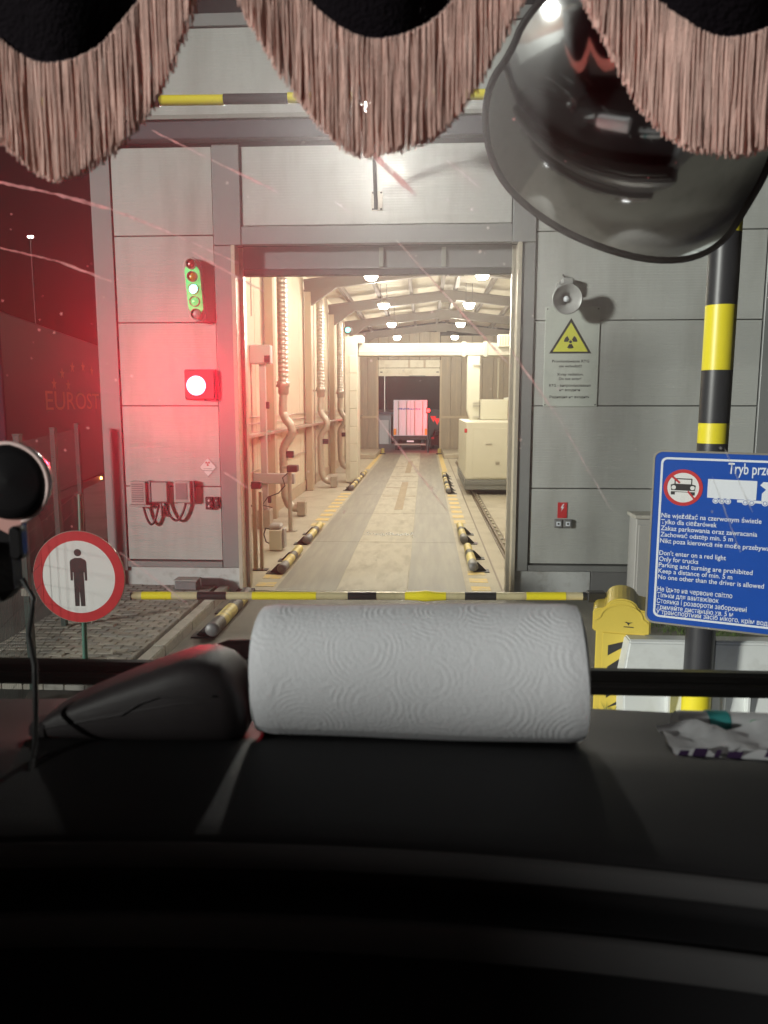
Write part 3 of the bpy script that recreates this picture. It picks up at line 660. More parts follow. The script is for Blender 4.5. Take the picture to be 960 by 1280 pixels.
# ------------------------------------------------------------------ things on the facade
t = thing('traffic_light', 'tall pill-shaped signal with its green lamp lit on the facade', 'traffic light', (-3.16, 10.76, 4.25))
def pill(hw, hh, n=14):
    p = [(hw * math.cos(PI * i / n), hh - hw + hw * math.sin(PI * i / n)) for i in range(n + 1)]
    return p + [(-a, -b) for a, b in p]
tilt = R(4); tex, tey = (math.cos(tilt), 0, -math.sin(tilt) * 0 + math.sin(tilt) * 0), (0, 0, 1)
tey = (-math.sin(tilt), 0, math.cos(tilt)); tex = (math.cos(tilt), 0, math.sin(tilt))
tex, tey = (math.cos(-tilt), 0, math.sin(-tilt)), (-math.sin(tilt), 0, math.cos(tilt))
tgreen = mat('painted_green_spill', (0.10, 0.42, 0.16), 0.4, 0, 0.08, 8, emit=((0.02, 0.85, 0.25), 0.7))  # green lamp's spill over the front, painted in as colour and emission
MB().prism(pill(0.118, 0.43), (0, 0, 0), tex, tey, 0.12).build('housing', BOXG, t, 0.01)
MB().prism(pill(0.104, 0.33), (0, 0, 0), tex, tey, 0.006, 0.121).build('painted_glow_front', tgreen, t)
cols = [mat('red_lens_off', (0.22, 0.03, 0.02), 0.25), mat('amber_lens_off', (0.5, 0.26, 0.03), 0.25), GREENLAMP, tgreen, BOXG]
for i, m in enumerate(cols):
    b_ = 0.33 - i * 0.165
    o = Vector((0, 0, 0)) + Vector(tey) * b_
    MB().lathe([(0.0, 0.062), (0.012, 0.062), (0.03, 0.04), (0.036, 0.0)], o + Vector((0, -0.122, 0)), (0, -1, 0), 18).build('lens', m, t)
    MB().lathe([(0.0, 0.072), (0.05, 0.070), (0.05, 0.064), (0.0, 0.064)], o + Vector((0, -0.1225, 0)), (0, -1, 0), 18).build('hood', mat('signal_hood', (0.25, 0.3, 0.22), 0.5), t)
gl = bpy.data.lights.new('green_light', 'SPOT'); gl.energy = 14; gl.color = (0.1, 1, 0.5); gl.spot_size = R(140); gl.shadow_soft_size = 0.05
t = thing('red_signal', 'square signal box glowing bright red beside the doorway', 'signal lamp', (-3.14, 10.76, 2.97))
box('housing', mat('signal_box_dark', (0.10, 0.03, 0.03), 0.5), t, -0.205, 0.215, -0.10, -0.003, -0.2, 0.2, 0.01)
box('bracket', DARK, t, 0.05, 0.26, -0.05, -0.003, -0.225, -0.202); box('backplate', REDS, t, -0.215, 0.225, -0.012, -0.004, -0.215, 0.21)
MB().lathe([(0.10, 0.135), (0.125, 0.13), (0.135, 0.10), (0.14, 0.0)], (-0.04, 0, -0.015), (0, -1, 0), 28).build('lens', REDLAMP, t)
rl = bpy.data.lights.new('red_light', 'SPOT'); rl.energy = 1850; rl.color = (1.0, 0.02, 0.05); rl.spot_size = R(6.6); rl.spot_blend = 0.8; rl.shadow_soft_size = 0.10
ro = bpy.data.objects.new('red_light', rl); col.objects.link(ro); ro.parent = t; ro.location = (-0.04, -0.25, -0.015)
ro.rotation_euler = (Vector((-0.28, 0.78, 2.97)) - Vector((-3.18, 10.5, 2.955))).to_track_quat('-Z', 'Y').to_euler()
t = thing('horn_speaker', 'grey horn loudspeaker mounted above the radiation notice', 'loudspeaker', (1.86, 10.76, 4.10))
ax = Vector((-0.05, -1, -0.12)).normalized()
MB().lathe([(0.0, 0.05), (0.12, 0.055), (0.21, 0.085), (0.30, 0.145), (0.345, 0.192), (0.35, 0.199), (0.34, 0.18), (0.28, 0.12), (0.18, 0.06), (0.16, 0.0)], (0.0, 0, 0), ax, 28).build('horn', HORN, t)
MB().lathe([(0.0, 0.0), (0.0, 0.04), (0.04, 0.04), (0.06, 0.02), (0.06, 0.0)], Vector((0, 0, 0)) + ax * 0.19, ax, 14).build('reflector', PRINTW, t)
box('bracket', HORN, t, -0.06, 0.10, -0.16, -0.003, 0.06, 0.26, 0.02); box('bracket', HORN, t, -0.11, -0.09, -0.2, -0.003, 0.02, 0.2)
MB().tube([(0.0, -0.03, 0.2), (-0.02, -0.1, 0.27), (-0.03, -0.03, 0.31)], 0.012, 6).build('cable', RUBBER, t)

t = thing('radiation_notice', 'pale plate with a yellow radiation warning triangle and text', 'sign', (1.97, 10.755, 3.32))
O = Vector((0, 0, 0))
box('plate', PLATEG, t, -0.355, 0.375, -0.012, 0.0, -0.655, 0.68, 0.003)
def tri(w, h, y0): return [(-w, y0), (w, y0), (0, y0 + h)]
MB().prism(tri(0.285, 0.47, 0.06), (-0.01, -0.012, 0), EX, EZ, 0.001, 0.0005).build('triangle_border', BLACKS, t)
MB().prism(tri(0.235, 0.385, 0.085), (-0.01, -0.012, 0), EX, EZ, 0.001, 0.002).build('triangle_field', YSIGN, t)
def trefoil(mb, o, s, lift):
    mb.prism(circle(0.018 * s, 16), o, EX, EZ, 0.0008, lift)
    for a in (30, 150, 270):
        pts = [(0.028 * s * math.cos(R(a - 30 + 60 * i / 8)), 0.028 * s * math.sin(R(a - 30 + 60 * i / 8))) for i in range(9)]
        outer = [(0.08 * s * math.cos(R(a + 30 - 60 * i / 10)), 0.08 * s * math.sin(R(a + 30 - 60 * i / 10))) for i in range(11)]
        mb.prism((pts + outer)[::-1], o, EX, EZ, 0.0008, lift)
    return mb
trefoil(MB(), (-0.01, -0.012, 0.215), 1.12, 0.0038).build('trefoil', BLACKS, t)
for s, z, w in (('Promieniowanie RTG', -0.06, 0.50), ('nie wchodzić!', -0.125, 0.30), ('X-ray radiation.', -0.235, 0.36), ('Do not enter!', -0.295, 0.30),
                ('RTG - випромінювання', -0.385, 0.56), ('не входити', -0.445, 0.28), ('Радиация не входить', -0.54, 0.54)):
    text(s, (-0.0, -0.012, z), EX, EZ, w, 0.036, 'CENTER', 0.015, BLACKS, t)
for x, z in ((-0.33, 0.65), (0.35, 0.65), (-0.33, -0.63), (0.35, -0.63)):
    MB().lathe([(0, 0.01), (0.004, 0.008), (0.005, 0)], (x, -0.012, z), (0, -1, 0), 8).build('screw', DARK, t)

t = thing('radiation_diamond', 'small white diamond radiation placard left of the doorway', 'sign', (-3.08, 10.757, 1.81))
MB().prism([(0, -0.145), (0.13, 0), (0, 0.145), (-0.13, 0)], (0, 0, 0), EX, EZ, 0.004).build('plate', WHITE, t)
bm_ = MB()
for a, b in (((0, -0.135), (0.121, 0)), ((0.121, 0), (0, 0.135)), ((0, 0.135), (-0.121, 0)), ((-0.121, 0), (0, -0.135))):
    bm_.bar((a[0], -0.0045, a[1]), (b[0], -0.0045, b[1]), 0.002, 0.004)
bm_.build('border', BLACKS, t)
trefoil(MB(), (0, -0.0, 0.055), 0.42, 0.0045).build('trefoil', REDS, t)
text('RADIOACTIVE', (0, -0.004, -0.055), EX, EZ, 0.14, 0.016, 'CENTER', 0.01, BLACKS, t)
box('divider', BLACKS, t, -0.06, 0.06, -0.0055, -0.0045, -0.022, -0.018)

def tprop(name, label, cat, loc): return thing(name, label, cat, loc)
t = tprop('junction_box', 'louvred grey junction box left of the others on the facade', 'junction box', (-4.05, 10.757, 1.44))
box('body', BOXG, t, -0.13, 0.10, -0.12, 0.0, -0.16, 0.17, 0.01); box('side_cover', BOXD, t, 0.105, 0.16, -0.09, 0.0, -0.13, 0.18, 0.006); box('drip_tray', BOXG, t, -0.15, 0.16, -0.13, 0.0, -0.19, -0.163, 0.004)
for i in range(9): box('louvre', BOXD, t, -0.10, 0.06, -0.128, -0.1205, -0.12 + i * 0.031, -0.105 + i * 0.031)
t = tprop('junction_box', 'plain square grey box with a pipe below, between its neighbours', 'junction box', (-3.76, 10.757, 1.47))
box('body', BOXD, t, -0.12, 0.12, -0.10, 0.0, -0.16, 0.14, 0.012); box('lid', BOXG, t, -0.11, 0.11, -0.112, -0.101, -0.145, 0.125, 0.006); MB().tube([(0.0, -0.05, -0.16), (0.0, -0.05, -0.36)], 0.018, 8).build('pipe', BOXD, t)
t = tprop('junction_box', 'grey box with dark square window, right of its neighbours', 'junction box', (-3.43, 10.757, 1.46))
box('body', BOXG, t, -0.12, 0.12, -0.11, 0.0, -0.15, 0.16, 0.012); box('window', BOXD, t, -0.09, 0.07, -0.116, -0.111, -0.10, 0.13); box('side_cover', BOXD, t, 0.125, 0.16, -0.08, 0, -0.14, 0.16)
def arc(x0, x1, z, sag, y=10.70, n=14):
    return [(x0 + (x1 - x0) * i / n, y, z - sag * math.sin(PI * i / n) ** 0.8) for i in range(n + 1)]
c1 = MB().tube(arc(-4.02, -3.80, 1.27, 0.28), 0.018, 8).build('cable', RUBBER); c1['label'] = 'black cable looping from the louvred box to the plain box'; c1['category'] = 'cable'
c2 = MB().tube(arc(-3.70, -3.40, 1.30, 0.25), 0.018, 8).build('cable', RUBBER); c2['label'] = 'black cable looping from the plain box to the windowed box'; c2['category'] = 'cable'
t = tprop('wall_switch', 'dark twin push-button switch by the left jamb', 'switch', (-3.06, 10.757, 1.30))
box('body', DARK, t, -0.06, 0.05, -0.05, 0, -0.09, 0.09, 0.008)
for z in (-0.04, 0.04): MB().lathe([(0, 0.02), (0.015, 0.02), (0.016, 0)], (0, -0.05, z), (0, -1, 0), 10).build('button', mat('button_pink', (0.55, 0.4, 0.4), 0.4), t)
t = tprop('wall_switch', 'narrow dark switch beside the twin switch', 'switch', (-2.955, 10.757, 1.31))
box('body', DARK, t, -0.035, 0.03, -0.05, 0, -0.08, 0.08, 0.008); MB().lathe([(0, 0.015), (0.015, 0.015), (0.016, 0)], (0, -0.05, 0.03), (0, -1, 0), 10).build('button', BOXG, t)
t = tprop('voltage_plate', 'small red plate with a white lightning bolt', 'sign', (1.93, 10.757, 1.23))
box('plate', REDS, t, -0.07, 0.06, -0.006, 0, -0.11, 0.11)
MB().prism([(0.01, 0.06), (-0.028, 0.0), (-0.004, 0.0), (-0.02, -0.05), (0.026, 0.018), (0.002, 0.018), (0.026, 0.06)][::-1], (-0.005, -0.006, 0.03), EX, EZ, 0.001, 0.0005).build('bolt', PRINTW, t)
for x, w in ((1.87, 'left'), (2.0, 'right')):
    t = tprop('power_socket', 'dark square socket under the red plate, %s one' % w, 'socket', (x, 10.757, 1.045))
    box('body', BOXD, t, -0.058, 0.058, -0.05, 0, -0.06, 0.06, 0.01); box('cover', PRINTW, t, -0.03, 0.03, -0.056, -0.051, -0.03, 0.03); box('insert', BLACKS, t, -0.012, 0.012, -0.059, -0.0565, -0.012, 0.012)
t = thing('door_floodlight', 'lit floodlight on a bracket arm over the doorway', 'floodlight', (-0.66, 10.76, 5.4))
box('wall_plate', GALV, t, -0.08, 0.07, -0.014, 0.0, -0.13, 0.12, 0.003)
MB().tube([(-0.02, -0.03, -0.12), (-0.02, -0.03, 0.0), (-0.02, -0.25, 0.3), (0.0, -0.75, 0.68), (0.02, -1.1, 0.78)], 0.026, 8).build('bracket_arm', DARK, t)
MB().tube([(-0.04, -0.02, 0.08), (-0.01, -0.5, 0.55)], 0.014, 8).build('stay', DARK, t)
box('lamp_housing', DARK, t, -0.17, 0.19, -1.30, -1.02, 0.80, 0.90, 0.01)
MB().lathe([(0.0, 0.13), (0.05, 0.12), (0.10, 0.07), (0.11, 0.0)], (0.01, -1.16, 0.80), (0, -0.35, -1), 16).build('lamp_lens', DOORLAMP, t)
for x, y, z in ((-0.06, -0.016, 0.1), (0.05, -0.016, 0.1), (-0.06, -0.016, -0.11), (0.05, -0.016, -0.11)): MB().lathe([(0, 0.012), (0.006, 0.01), (0.007, 0)], (x, y, z), (0, -1, 0), 8).build('bolt', DARK, t)
fl = bpy.data.lights.new('floodlight_beam', 'SPOT'); fl.energy = 560; fl.spot_size = R(64); fl.spot_blend = 0.6; fl.shadow_soft_size = 0.12; fl.color = (1.0, 0.97, 0.9)
fo = bpy.data.objects.new('floodlight_beam', fl); col.objects.link(fo); fo.parent = t; fo.location = (0.01, -1.2, 0.66)
fo.rotation_euler = Vector((0.06, -0.94, -0.36)).to_track_quat('-Z', 'Y').to_euler()
t = thing('utility_cabinet', 'narrow grey utility cabinet against the facade behind the blue sign', 'cabinet', (3.02, 10.35, 0))
box('body', BOXG, t, -0.22, 0.4, -0.15, 0.2, 0.0, 1.2, 0.01); box('door', BOXG, t, -0.19, 0.37, -0.17, -0.152, 0.1, 1.12, 0.006); box('roof', KERB, t, -0.25, 0.43, -0.19, 0.22, 1.2, 1.25, 0.008)
t = thing('vent_stub', 'small grey box on the paving by the left plinth', 'box', (-3.35, 10.5, 0.1))
box('body', BOXD, t, -0.16, 0.16, -0.1, 0.1, 0, 0.13, 0.015); box('lid', BOXG, t, -0.17, 0.17, -0.11, 0.11, 0.13, 0.15, 0.006)

# ------------------------------------------------------------------ barrier
t = thing('barrier_cabinet', 'yellow barrier cabinet with black hazard stripes', 'barrier', (1.735, 6.66, -0.02), None, R(-14))
W0, W1 = -0.205, 0.205
box('body', YEL, t, W0, W1, -0.25, 0.25, 0.05, 0.84, 0.012)
box('plinth', DARK, t, W0 + 0.02, W1 - 0.02, -0.22, 0.22, 0.0, 0.05)
arch = [(-0.235, 0.80), (0.235, 0.80), (0.235, 0.98), (0.20, 1.0)] + [(0.13 * math.cos(PI * i / 12) + 0.0, 1.01 + 0.085 * math.sin(PI * i / 12)) for i in range(13)] + [(-0.20, 1.0), (-0.235, 0.98)]
MB().prism(arch, (0, 0.27, 0), EX, EZ, 0.54).build('hood', YEL, t, 0.012, 2)
arch2 = [(0.17 * math.cos(PI * i / 12), 0.93 + 0.11 * math.sin(PI * i / 12)) for i in range(13)]
rb = MB()
for a, b in zip(arch2[:-1], arch2[1:]): rb.bar((a[0], -0.272, a[1]), (b[0], -0.272, b[1]), 0.010, 0.012)
for s in (-1, 1): rb.bar((0.17 * s, -0.272, 0.93), (0.21 * s, -0.272, 0.90), 0.010, 0.012)
rb.build('hood_rib', YEL, t)
box('door_panel', YEL, t, -0.15, 0.18, -0.262, -0.2515, 0.10, 0.79, 0.008)
stripes = MB()
for k in range(5):
    z0 = 0.02 + k * 0.19
    pts = [(-0.10, z0), (0.17, z0 + 0.22), (0.17, z0 + 0.31), (-0.10, z0 + 0.09)]
    pts = [(x, min(max(z, 0.12), 0.775)) for x, z in pts]
    if max(p[1] for p in pts) - min(p[1] for p in pts) > 0.02: stripes.prism(pts, (0.0, -0.262, 0), EX, EZ, 0.0012, 0.0005)
stripes.build('hazard_stripes', BLKST, t)
bird = [(0.0, -0.004), (0.012, 0.004), (0.032, 0.012), (0.018, 0.014), (0.008, 0.010), (0.0, 0.012), (-0.008, 0.010), (-0.018, 0.016), (-0.034, 0.012), (-0.014, 0.003), (-0.004, -0.014), (0.006, -0.012)]
MB().prism(bird, (0.06, -0.27, 0.885), EX, EZ, 0.001, 0.001).build('emblem', BLACKS, t)
box('emblem_line', BLACKS, t, 0.02, 0.10, -0.2715, -0.2705, 0.852, 0.860)
A = thing('boom_barrier', 'lowered boom arm with yellow and black bands across the lane', 'barrier', (0, 6.80, 0.0))
def az(x): return 0.945 + (x + 2.66) * 0.012
MB().tube([(-2.70, 0, az(-2.7)), (1.62, 0, az(1.62))], 0.036, 14).build('boom', ARMM, A)
for x0, x1, m in ((-2.60, -2.32, YELBAND), (-2.08, -1.81, BLKST), (-1.57, -0.98, YELBAND), (-0.69, -0.43, BLKST), (-0.17, 0.20, YELBAND), (0.37, 0.65, BLKST), (0.92, 1.27, YELBAND), (1.42, 1.6, BLKST)):
    MB().tube([(x0, 0, az(x0)), (x1, 0, az(x1))], 0.0375, 14).build('band', m, A)
MB().tube([(-0.16, 0, az(0)), (-0.05, 0, az(0)), (0.02, 0, az(0)), (0.1, 0, az(0)), (0.2, 0, az(0))], [0.038, 0.044, 0.052, 0.043, 0.038], 14).build('splice_sleeve', YELBAND, A)
box('end_cap', DARK, A, -2.705, -2.69, -0.036, 0.036, az(-2.7) - 0.036, az(-2.7) + 0.036, 0.004)
box('arm_clamp', DARK, A, 1.46, 1.62, -0.05, 0.05, az(1.5) - 0.045, az(1.5) + 0.045, 0.008)

# ------------------------------------------------------------------ height gantry (pole and bar)
t = thing('height_gantry', 'yellow and black height limit frame with tall striped pole', 'height barrier', (2.215, 6.09, 0))
bands = [(0.0, 0.45, YELBAND), (0.45, 1.42, BLKBAND), (1.42, 1.95, YELBAND), (1.95, 2.40, BLKBAND), (2.40, 2.54, YELBAND), (2.54, 2.97, BLKBAND), (2.97, 3.49, YELBAND), (3.49, 4.02, BLKBAND), (4.02, 4.54, YELBAND), (4.54, 5.06, BLKBAND)]
bands = [(0.0, 0.42, YELBAND), (0.42, 1.40, BLKBAND), (1.40, 1.93, BLKBAND), (1.93, 2.40, BLKBAND), (2.40, 2.555, YELBAND), (2.555, 2.955, BLKBAND), (2.955, 3.437, YELBAND), (3.437, 3.96, BLKBAND), (3.96, 4.46, YELBAND), (4.46, 5.0, BLKBAND)]
lean = 0.004
for i, (z0, z1, m) in enumerate(bands):
    MB().tube([(lean * z0, 0, z0), (lean * z1, 0, z1 - 0.001)], 0.113, 24).build('pole_band', m, t)
    MB().tube([(lean * z0 - 6.1, 0, z0), (lean * z1 - 6.1, 0, z1 - 0.001)], 0.113, 24).build('pole_band', m, t)
MB().lathe([(0.0, 0.2), (0.012, 0.2), (0.012, 0.1)], (0, 0, 0), (0, 0, 1), 20).build('base_plate', DARK, t)
x = -6.1 + 0.113; i = 0
marks = [-5.99, -5.71, -5.22, -4.72, -4.237, -3.747, -3.26, -2.77, -2.28, -1.79, -1.3, -0.81, -0.1]
for i, (a, b) in enumerate(zip(marks[:-1], marks[1:])):
    MB().tube([(a, 0, 4.975), (b - 0.001, 0, 4.97)], 0.037, 14).build('bar_band', YELBAND if i % 2 == 0 else BLKBAND, t)

# ------------------------------------------------------------------ blue instruction sign
ya = R(-20); sex = Vector((math.cos(ya), math.sin(ya), -0.012)).normalized(); sn = Vector((math.sin(ya), -math.cos(ya), 0)); sey = Vector((0.004, 0, 1)).normalized()
t = thing('instruction_sign', 'large blue sign with white rules in three languages on the striped pole', 'sign', (1.735, 5.93, 1.02))
SW, SH = 1.95, 1.33
def rrect(x0, y0, x1, y1, r, n=6):
    P = []
    for cx, cy, a0 in ((x1 - r, y0 + r, -90), (x1 - r, y1 - r, 0), (x0 + r, y1 - r, 90), (x0 + r, y0 + r, 180)):
        P += [(cx + r * math.cos(R(a0 + 90 * i / n)), cy + r * math.sin(R(a0 + 90 * i / n))) for i in range(n + 1)]
    return P
MB().prism(rrect(0, 0, SW, SH, 0.06), (0, 0, 0), sex, sey, 0.012, -0.012).build('board', BLUES, t, 0.002)
fr = MB(); a_ = rrect(0.05, 0.045, SW - 0.05, SH - 0.045, 0.045); b_ = rrect(0.066, 0.061, SW - 0.066, SH - 0.061, 0.032)
kk = len(a_); V = []
for l, P in ((0.0012, a_), (0.0012, b_)): V += [sex * p[0] + sey * p[1] + sex.cross(sey) * l for p in P]
fr.add(V, [(i, (i + 1) % kk, kk + (i + 1) % kk, kk + i) for i in range(kk)]); fr.build('white_border', PRINTW, t)
er = MB(); a_ = rrect(-0.008, -0.008, SW + 0.008, SH + 0.008, 0.066); b_ = rrect(0.006, 0.006, SW - 0.006, SH - 0.006, 0.055)
V = []
for P, l in ((a_, -0.016), (b_, 0.004), (a_, 0.004)): V += [sex * p[0] + sey * p[1] + sex.cross(sey) * l for p in P]
er.add(V, [(i, (i + 1) % kk, 2 * kk + (i + 1) % kk, 2 * kk + i) for i in range(kk)] + [(2 * kk + i, 2 * kk + (i + 1) % kk, kk + (i + 1) % kk, kk + i) for i in range(kk)])
er.build('edge_profile', GALV, t)
def st(s, u, v, w, h, bold=0.014): text(s, sex * u * 0.86 + sey * v * 0.98, sex, sey, w * 0.86, h, 'LEFT', bold, PRINTW, t, 0.0016)
st('Tryb przejazdu', 0.60, 1.205, 0.50, 0.082, 0.012)
c = sex * 0.215 + sey * 1.06
rm = MB(); ring_mb(rm, 0.112, 0.138, c, sex, sey, 0.001, 0.0025); rm.build('prohibition_ring', REDS, t)
MB().prism(circle(0.118, 40), c, sex, sey, 0.001, 0.001).build('prohibition_disc', WHITE, t)
car = MB()
car.prism([(-0.082, -0.035), (0.082, -0.035), (0.088, 0.02), (0.06, 0.028), (-0.06, 0.028), (-0.088, 0.02)], c, sex, sey, 0.0008, 0.0022)
for x0, x1, y0, y1 in ((-0.062, -0.054, 0.02, 0.066), (0.054, 0.062, 0.02, 0.066), (-0.062, 0.062, 0.062, 0.070), (-0.084, -0.056, -0.055, -0.03), (0.056, 0.084, -0.055, -0.03)):
    car.prism([(x0, y0), (x1, y0), (x1, y1), (x0, y1)], c, sex, sey, 0.0008, 0.0023)
car.build('car_symbol', BLACKS, t)
cl = MB(); cl.prism([(-0.088, -0.03), (0.088, -0.03), (0.088, -0.022), (-0.088, -0.022)], c, sex, sey, 0.0006, 0.0034)
for s in (-1, 1): cl.prism(circle(0.016, 16, 0.066 * s, 0.0), c, sex, sey, 0.0006, 0.0034)
cl.build('car_lamps', WHITE, t)
MB().prism([(-0.095, 0.085), (-0.083, 0.095), (-0.02, 0.04), (-0.03, 0.03)][::1], c, sex, sey, 0.0006, 0.0042).build('slash', REDS, t)
MB().prism([(0.03, -0.03), (0.04, -0.02), (0.092, -0.082), (0.082, -0.09)][::-1], c, sex, sey, 0.0006, 0.0042).build('slash', REDS, t)
tk = MB()
def rect(x0, y0, x1, y1, mb=tk, l=0.0015): mb.prism([(x0, y0), (x1, y0), (x1, y1), (x0, y1)], (0, 0, 0), sex, sey, 0.0008, l)
rect(0.385, 0.995, 0.715, 1.135); rect(0.59, 0.972, 0.83, 0.992)
tk.prism([(0.75, 0.98), (0.90, 0.98), (0.90, 1.06), (0.87, 1.13), (0.755, 1.13), (0.735, 1.105), (0.775, 1.075), (0.75, 1.045)], (0, 0, 0), sex, sey, 0.0008, 0.0015)
for u in (0.445, 0.487, 0.529, 0.645, 0.687, 0.775, 0.87): tk.prism(circle(0.021, 18, u, 0.975), (0, 0, 0), sex, sey, 0.0008, 0.0024)
tk.build('truck_symbol', PRINTW, t)
tw = MB()
for u in (0.445, 0.487, 0.529, 0.645, 0.687, 0.775, 0.87): ring_mb(tw, 0.011, 0.0145, (0, 0, 0), sex, sey, 0.0006, 0.0034, 18, u, 0.975)
tw.build('truck_wheels', BLUES, t)
lines = [('Nie wjeżdżać na czerwonym świetle', 0.842, 0.800), ('Tylko dla ciężarówek', 0.792, 0.455), ('Zakaz parkowania oraz zawracania', 0.742, 0.775), ('Zachować odstęp min. 5 m', 0.692, 0.59), ('Nikt poza kierowcą nie może przebywać', 0.642, 0.905),
         ("Don't enter on a red light", 0.545, 0.545), ('Only for trucks', 0.497, 0.325), ('Parking and turning are prohibited', 0.449, 0.76), ('Keep a distance of min. 5 m', 0.401, 0.605), ('No one other than the driver is allowed', 0.353, 0.855),
         ('Не їдьте на червоне світло', 0.255, 0.615), ('Тільки для вантажівок', 0.207, 0.51), ('Стоянка і розвороти заборонені', 0.159, 0.735), ('Тримайте дистанцію хв. 5 м', 0.111, 0.63), ('У транспортний засіб нікого, крім водія', 0.072, 0.94)]
for s, v, w in lines: st(s, 0.085, v, w, 0.037, 0.010)
for v in (0.35, 1.05): 
    MB().bar(sex * 0.15 + sey * v - sn * -0.0 + Vector((0, 0.035, 0)), sex * 0.75 + sey * v + Vector((0, 0.035, 0)), 0.02, 0.05).build('rear_rail', GALV, t)

# ------------------------------------------------------------------ pedestrians prohibited sign
t = thing('pedestrian_ban_sign', 'round red-ringed sign with a standing black figure', 'sign', (-3.47, 7.40, 0.0))
MB().tube([(-0.005, 0.04, 0.0), (0.04, 0.04, 1.81)], 0.026, 10).build('post', GREEN, t)
O = (0, 0, 0.975)
MB().prism(circle(0.475, 56), O, EX, EZ, 0.012, -0.006).build('disc', GALV, t, 0.003)
rm = MB(); ring_mb(rm, 0.372, 0.468, O, EX, EZ, 0.0012, 0.0065, 64); rm.build('red_ring', REDS, t)
MB().prism(circle(0.374, 56), O, EX, EZ, 0.001, 0.0062).build('white_field', WHITE, t)
fg = MB(); fo_ = (-0.0, 0, 0.975)
fg.prism(circle(0.037, 24, 0.0, 0.25), fo_, EX, EZ, 0.001, 0.0078)
fg.prism([(-0.085, -0.035), (-0.062, -0.035), (-0.060, 0.05), (-0.052, 0.05), (-0.052, -0.30), (-0.008, -0.30), (0.0, -0.11), (0.008, -0.30), (0.052, -0.30), (0.052, 0.05), (0.060, 0.05), (0.062, -0.035), (0.085, -0.035), (0.085, 0.155), (0.075, 0.175), (0.03, 0.197), (-0.03, 0.197), (-0.075, 0.175), (-0.085, 0.155)], fo_, EX, EZ, 0.001, 0.0078)
fg.build('figure', BLACKS, t)

# ------------------------------------------------------------------ fence
t = thing('mesh_fence', 'green wire mesh fence along the left edge of the paving', 'fence', (-3.66, 6.75, 0))
fp = [(0.5, -1.9), (0.0, 0.0), (-0.58, 1.85), (-1.15, 3.7)]
for x, y in fp:
    box('fence_post', FENCEP, t, x - 0.03, x + 0.03, y - 0.03, y + 0.03, -0.02, 2.42, 0.004); box('post_cap', FENCEP, t, x - 0.034, x + 0.034, y - 0.034, y + 0.034, 2.42, 2.435)
for (xa, ya_), (xb, yb) in zip(fp[:-1], fp[1:]):
    w = MB(); a = Vector((xa, ya_, 0)); b = Vector((xb, yb, 0))
    for i in range(1, 38):
        p = a.lerp(b, i / 38); w.bar((p.x, p.y, 0.08), (p.x, p.y, 2.36), 0.002)
    for z in (0.1, 0.3, 0.5, 0.7, 0.9, 1.1, 1.3, 1.5, 1.7, 1.9, 2.1, 2.3, 2.35):
        w.bar((a.x, a.y, z), (b.x, b.y, z), 0.0026)
    w.build('wire_panel', FENCEG, t)
    box('clip', GALV, t, xa - 0.04, xa + 0.04, ya_ - 0.045, ya_ - 0.03, 0.95, 1.02)

# ------------------------------------------------------------------ white jersey barrier
t = thing('jersey_barrier', 'white moulded road barrier behind the striped pole', 'barrier', (1.66, 6.32, 0))
for i in range(2):
    x0, x1 = 0.0 + i * 1.36, 1.34 + i * 1.36
    prof = [(-0.17, 0.06), (0.17, 0.06), (0.15, 0.28), (0.10, 0.46), (0.09, 0.75), (0.06, 0.77), (-0.06, 0.77), (-0.09, 0.75), (-0.10, 0.46), (-0.13, 0.28)]
    V = [(x0 + (0.04 if z > 0.5 else 0), y, z) for y, z in prof] + [(x1, y, z) for y, z in prof]; k = len(prof)
    MB().add(V, [list(range(k))[::-1], list(range(k, 2 * k))] + [(j, (j + 1) % k, k + (j + 1) % k, k + j) for j in range(k)]).build('barrier_block', JERSEY, t, 0.012, 2)
    for xr in (0.34, 0.78, 0.98):
        box('rib', JERSEY, t, x0 + xr, x0 + xr + 0.03, -0.19, -0.12, 0.10, 0.48, 0.006)
box('foot', JERSEY, t, -0.26, 0.35, -0.36, 0.10, 0.0, 0.058, 0.02); box('foot', JERSEY, t, 0.36, 2.7, -0.30, 0.2, 0.0, 0.056, 0.015)
MB().lathe([(0.0, 0.05), (0.03, 0.05), (0.03, 0.03), (0.01, 0.03)], (-0.15, -0.18, 0.05), (0, 0, 1), 16).build('drain_ring', BOXG, t)
MB().lathe([(0.0, 0.02), (0.012, 0.018), (0.013, 0)], (0.12, -0.362, 0.03), (0, -1, 0), 12).build('plug', BOXD, t)

gm = MB()
def tuft(x, y, n, h, sp):
    for i in range(n):
        a = rnd.uniform(0, 2 * PI); r = rnd.uniform(0, sp); bx, by = x + r * math.cos(a), y + r * math.sin(a)
        hh = h * rnd.uniform(0.5, 1.1); dx, dy = rnd.uniform(-1, 1) * hh * 0.6, rnd.uniform(-1, 1) * hh * 0.6; w = 0.004
        gm.add([(bx - w, by, 0), (bx + w, by, 0), (bx + dx * .4 + w, by + dy * .4, hh * .6), (bx + dx * .4 - w, by + dy * .4, hh * .6), (bx + dx, by + dy, hh)], [(0, 1, 2, 3), (3, 2, 4)])
tuft(1.60, 6.36, 26, 0.16, 0.06); tuft(1.50, 6.5, 10, 0.1, 0.06)
for i in range(420): tuft(rnd.uniform(2.3, 5.5), rnd.uniform(6.9, 9.6), 9, 0.09, 0.12)
for i in range(30): tuft(rnd.uniform(1.3, 2.4), 10.62 + rnd.uniform(-0.05, 0.05), 6, 0.07, 0.05)
gm.build('grass', GRASSM, None, kind='stuff')['label'] = 'grass tufts behind the white barrier and along the plinth'

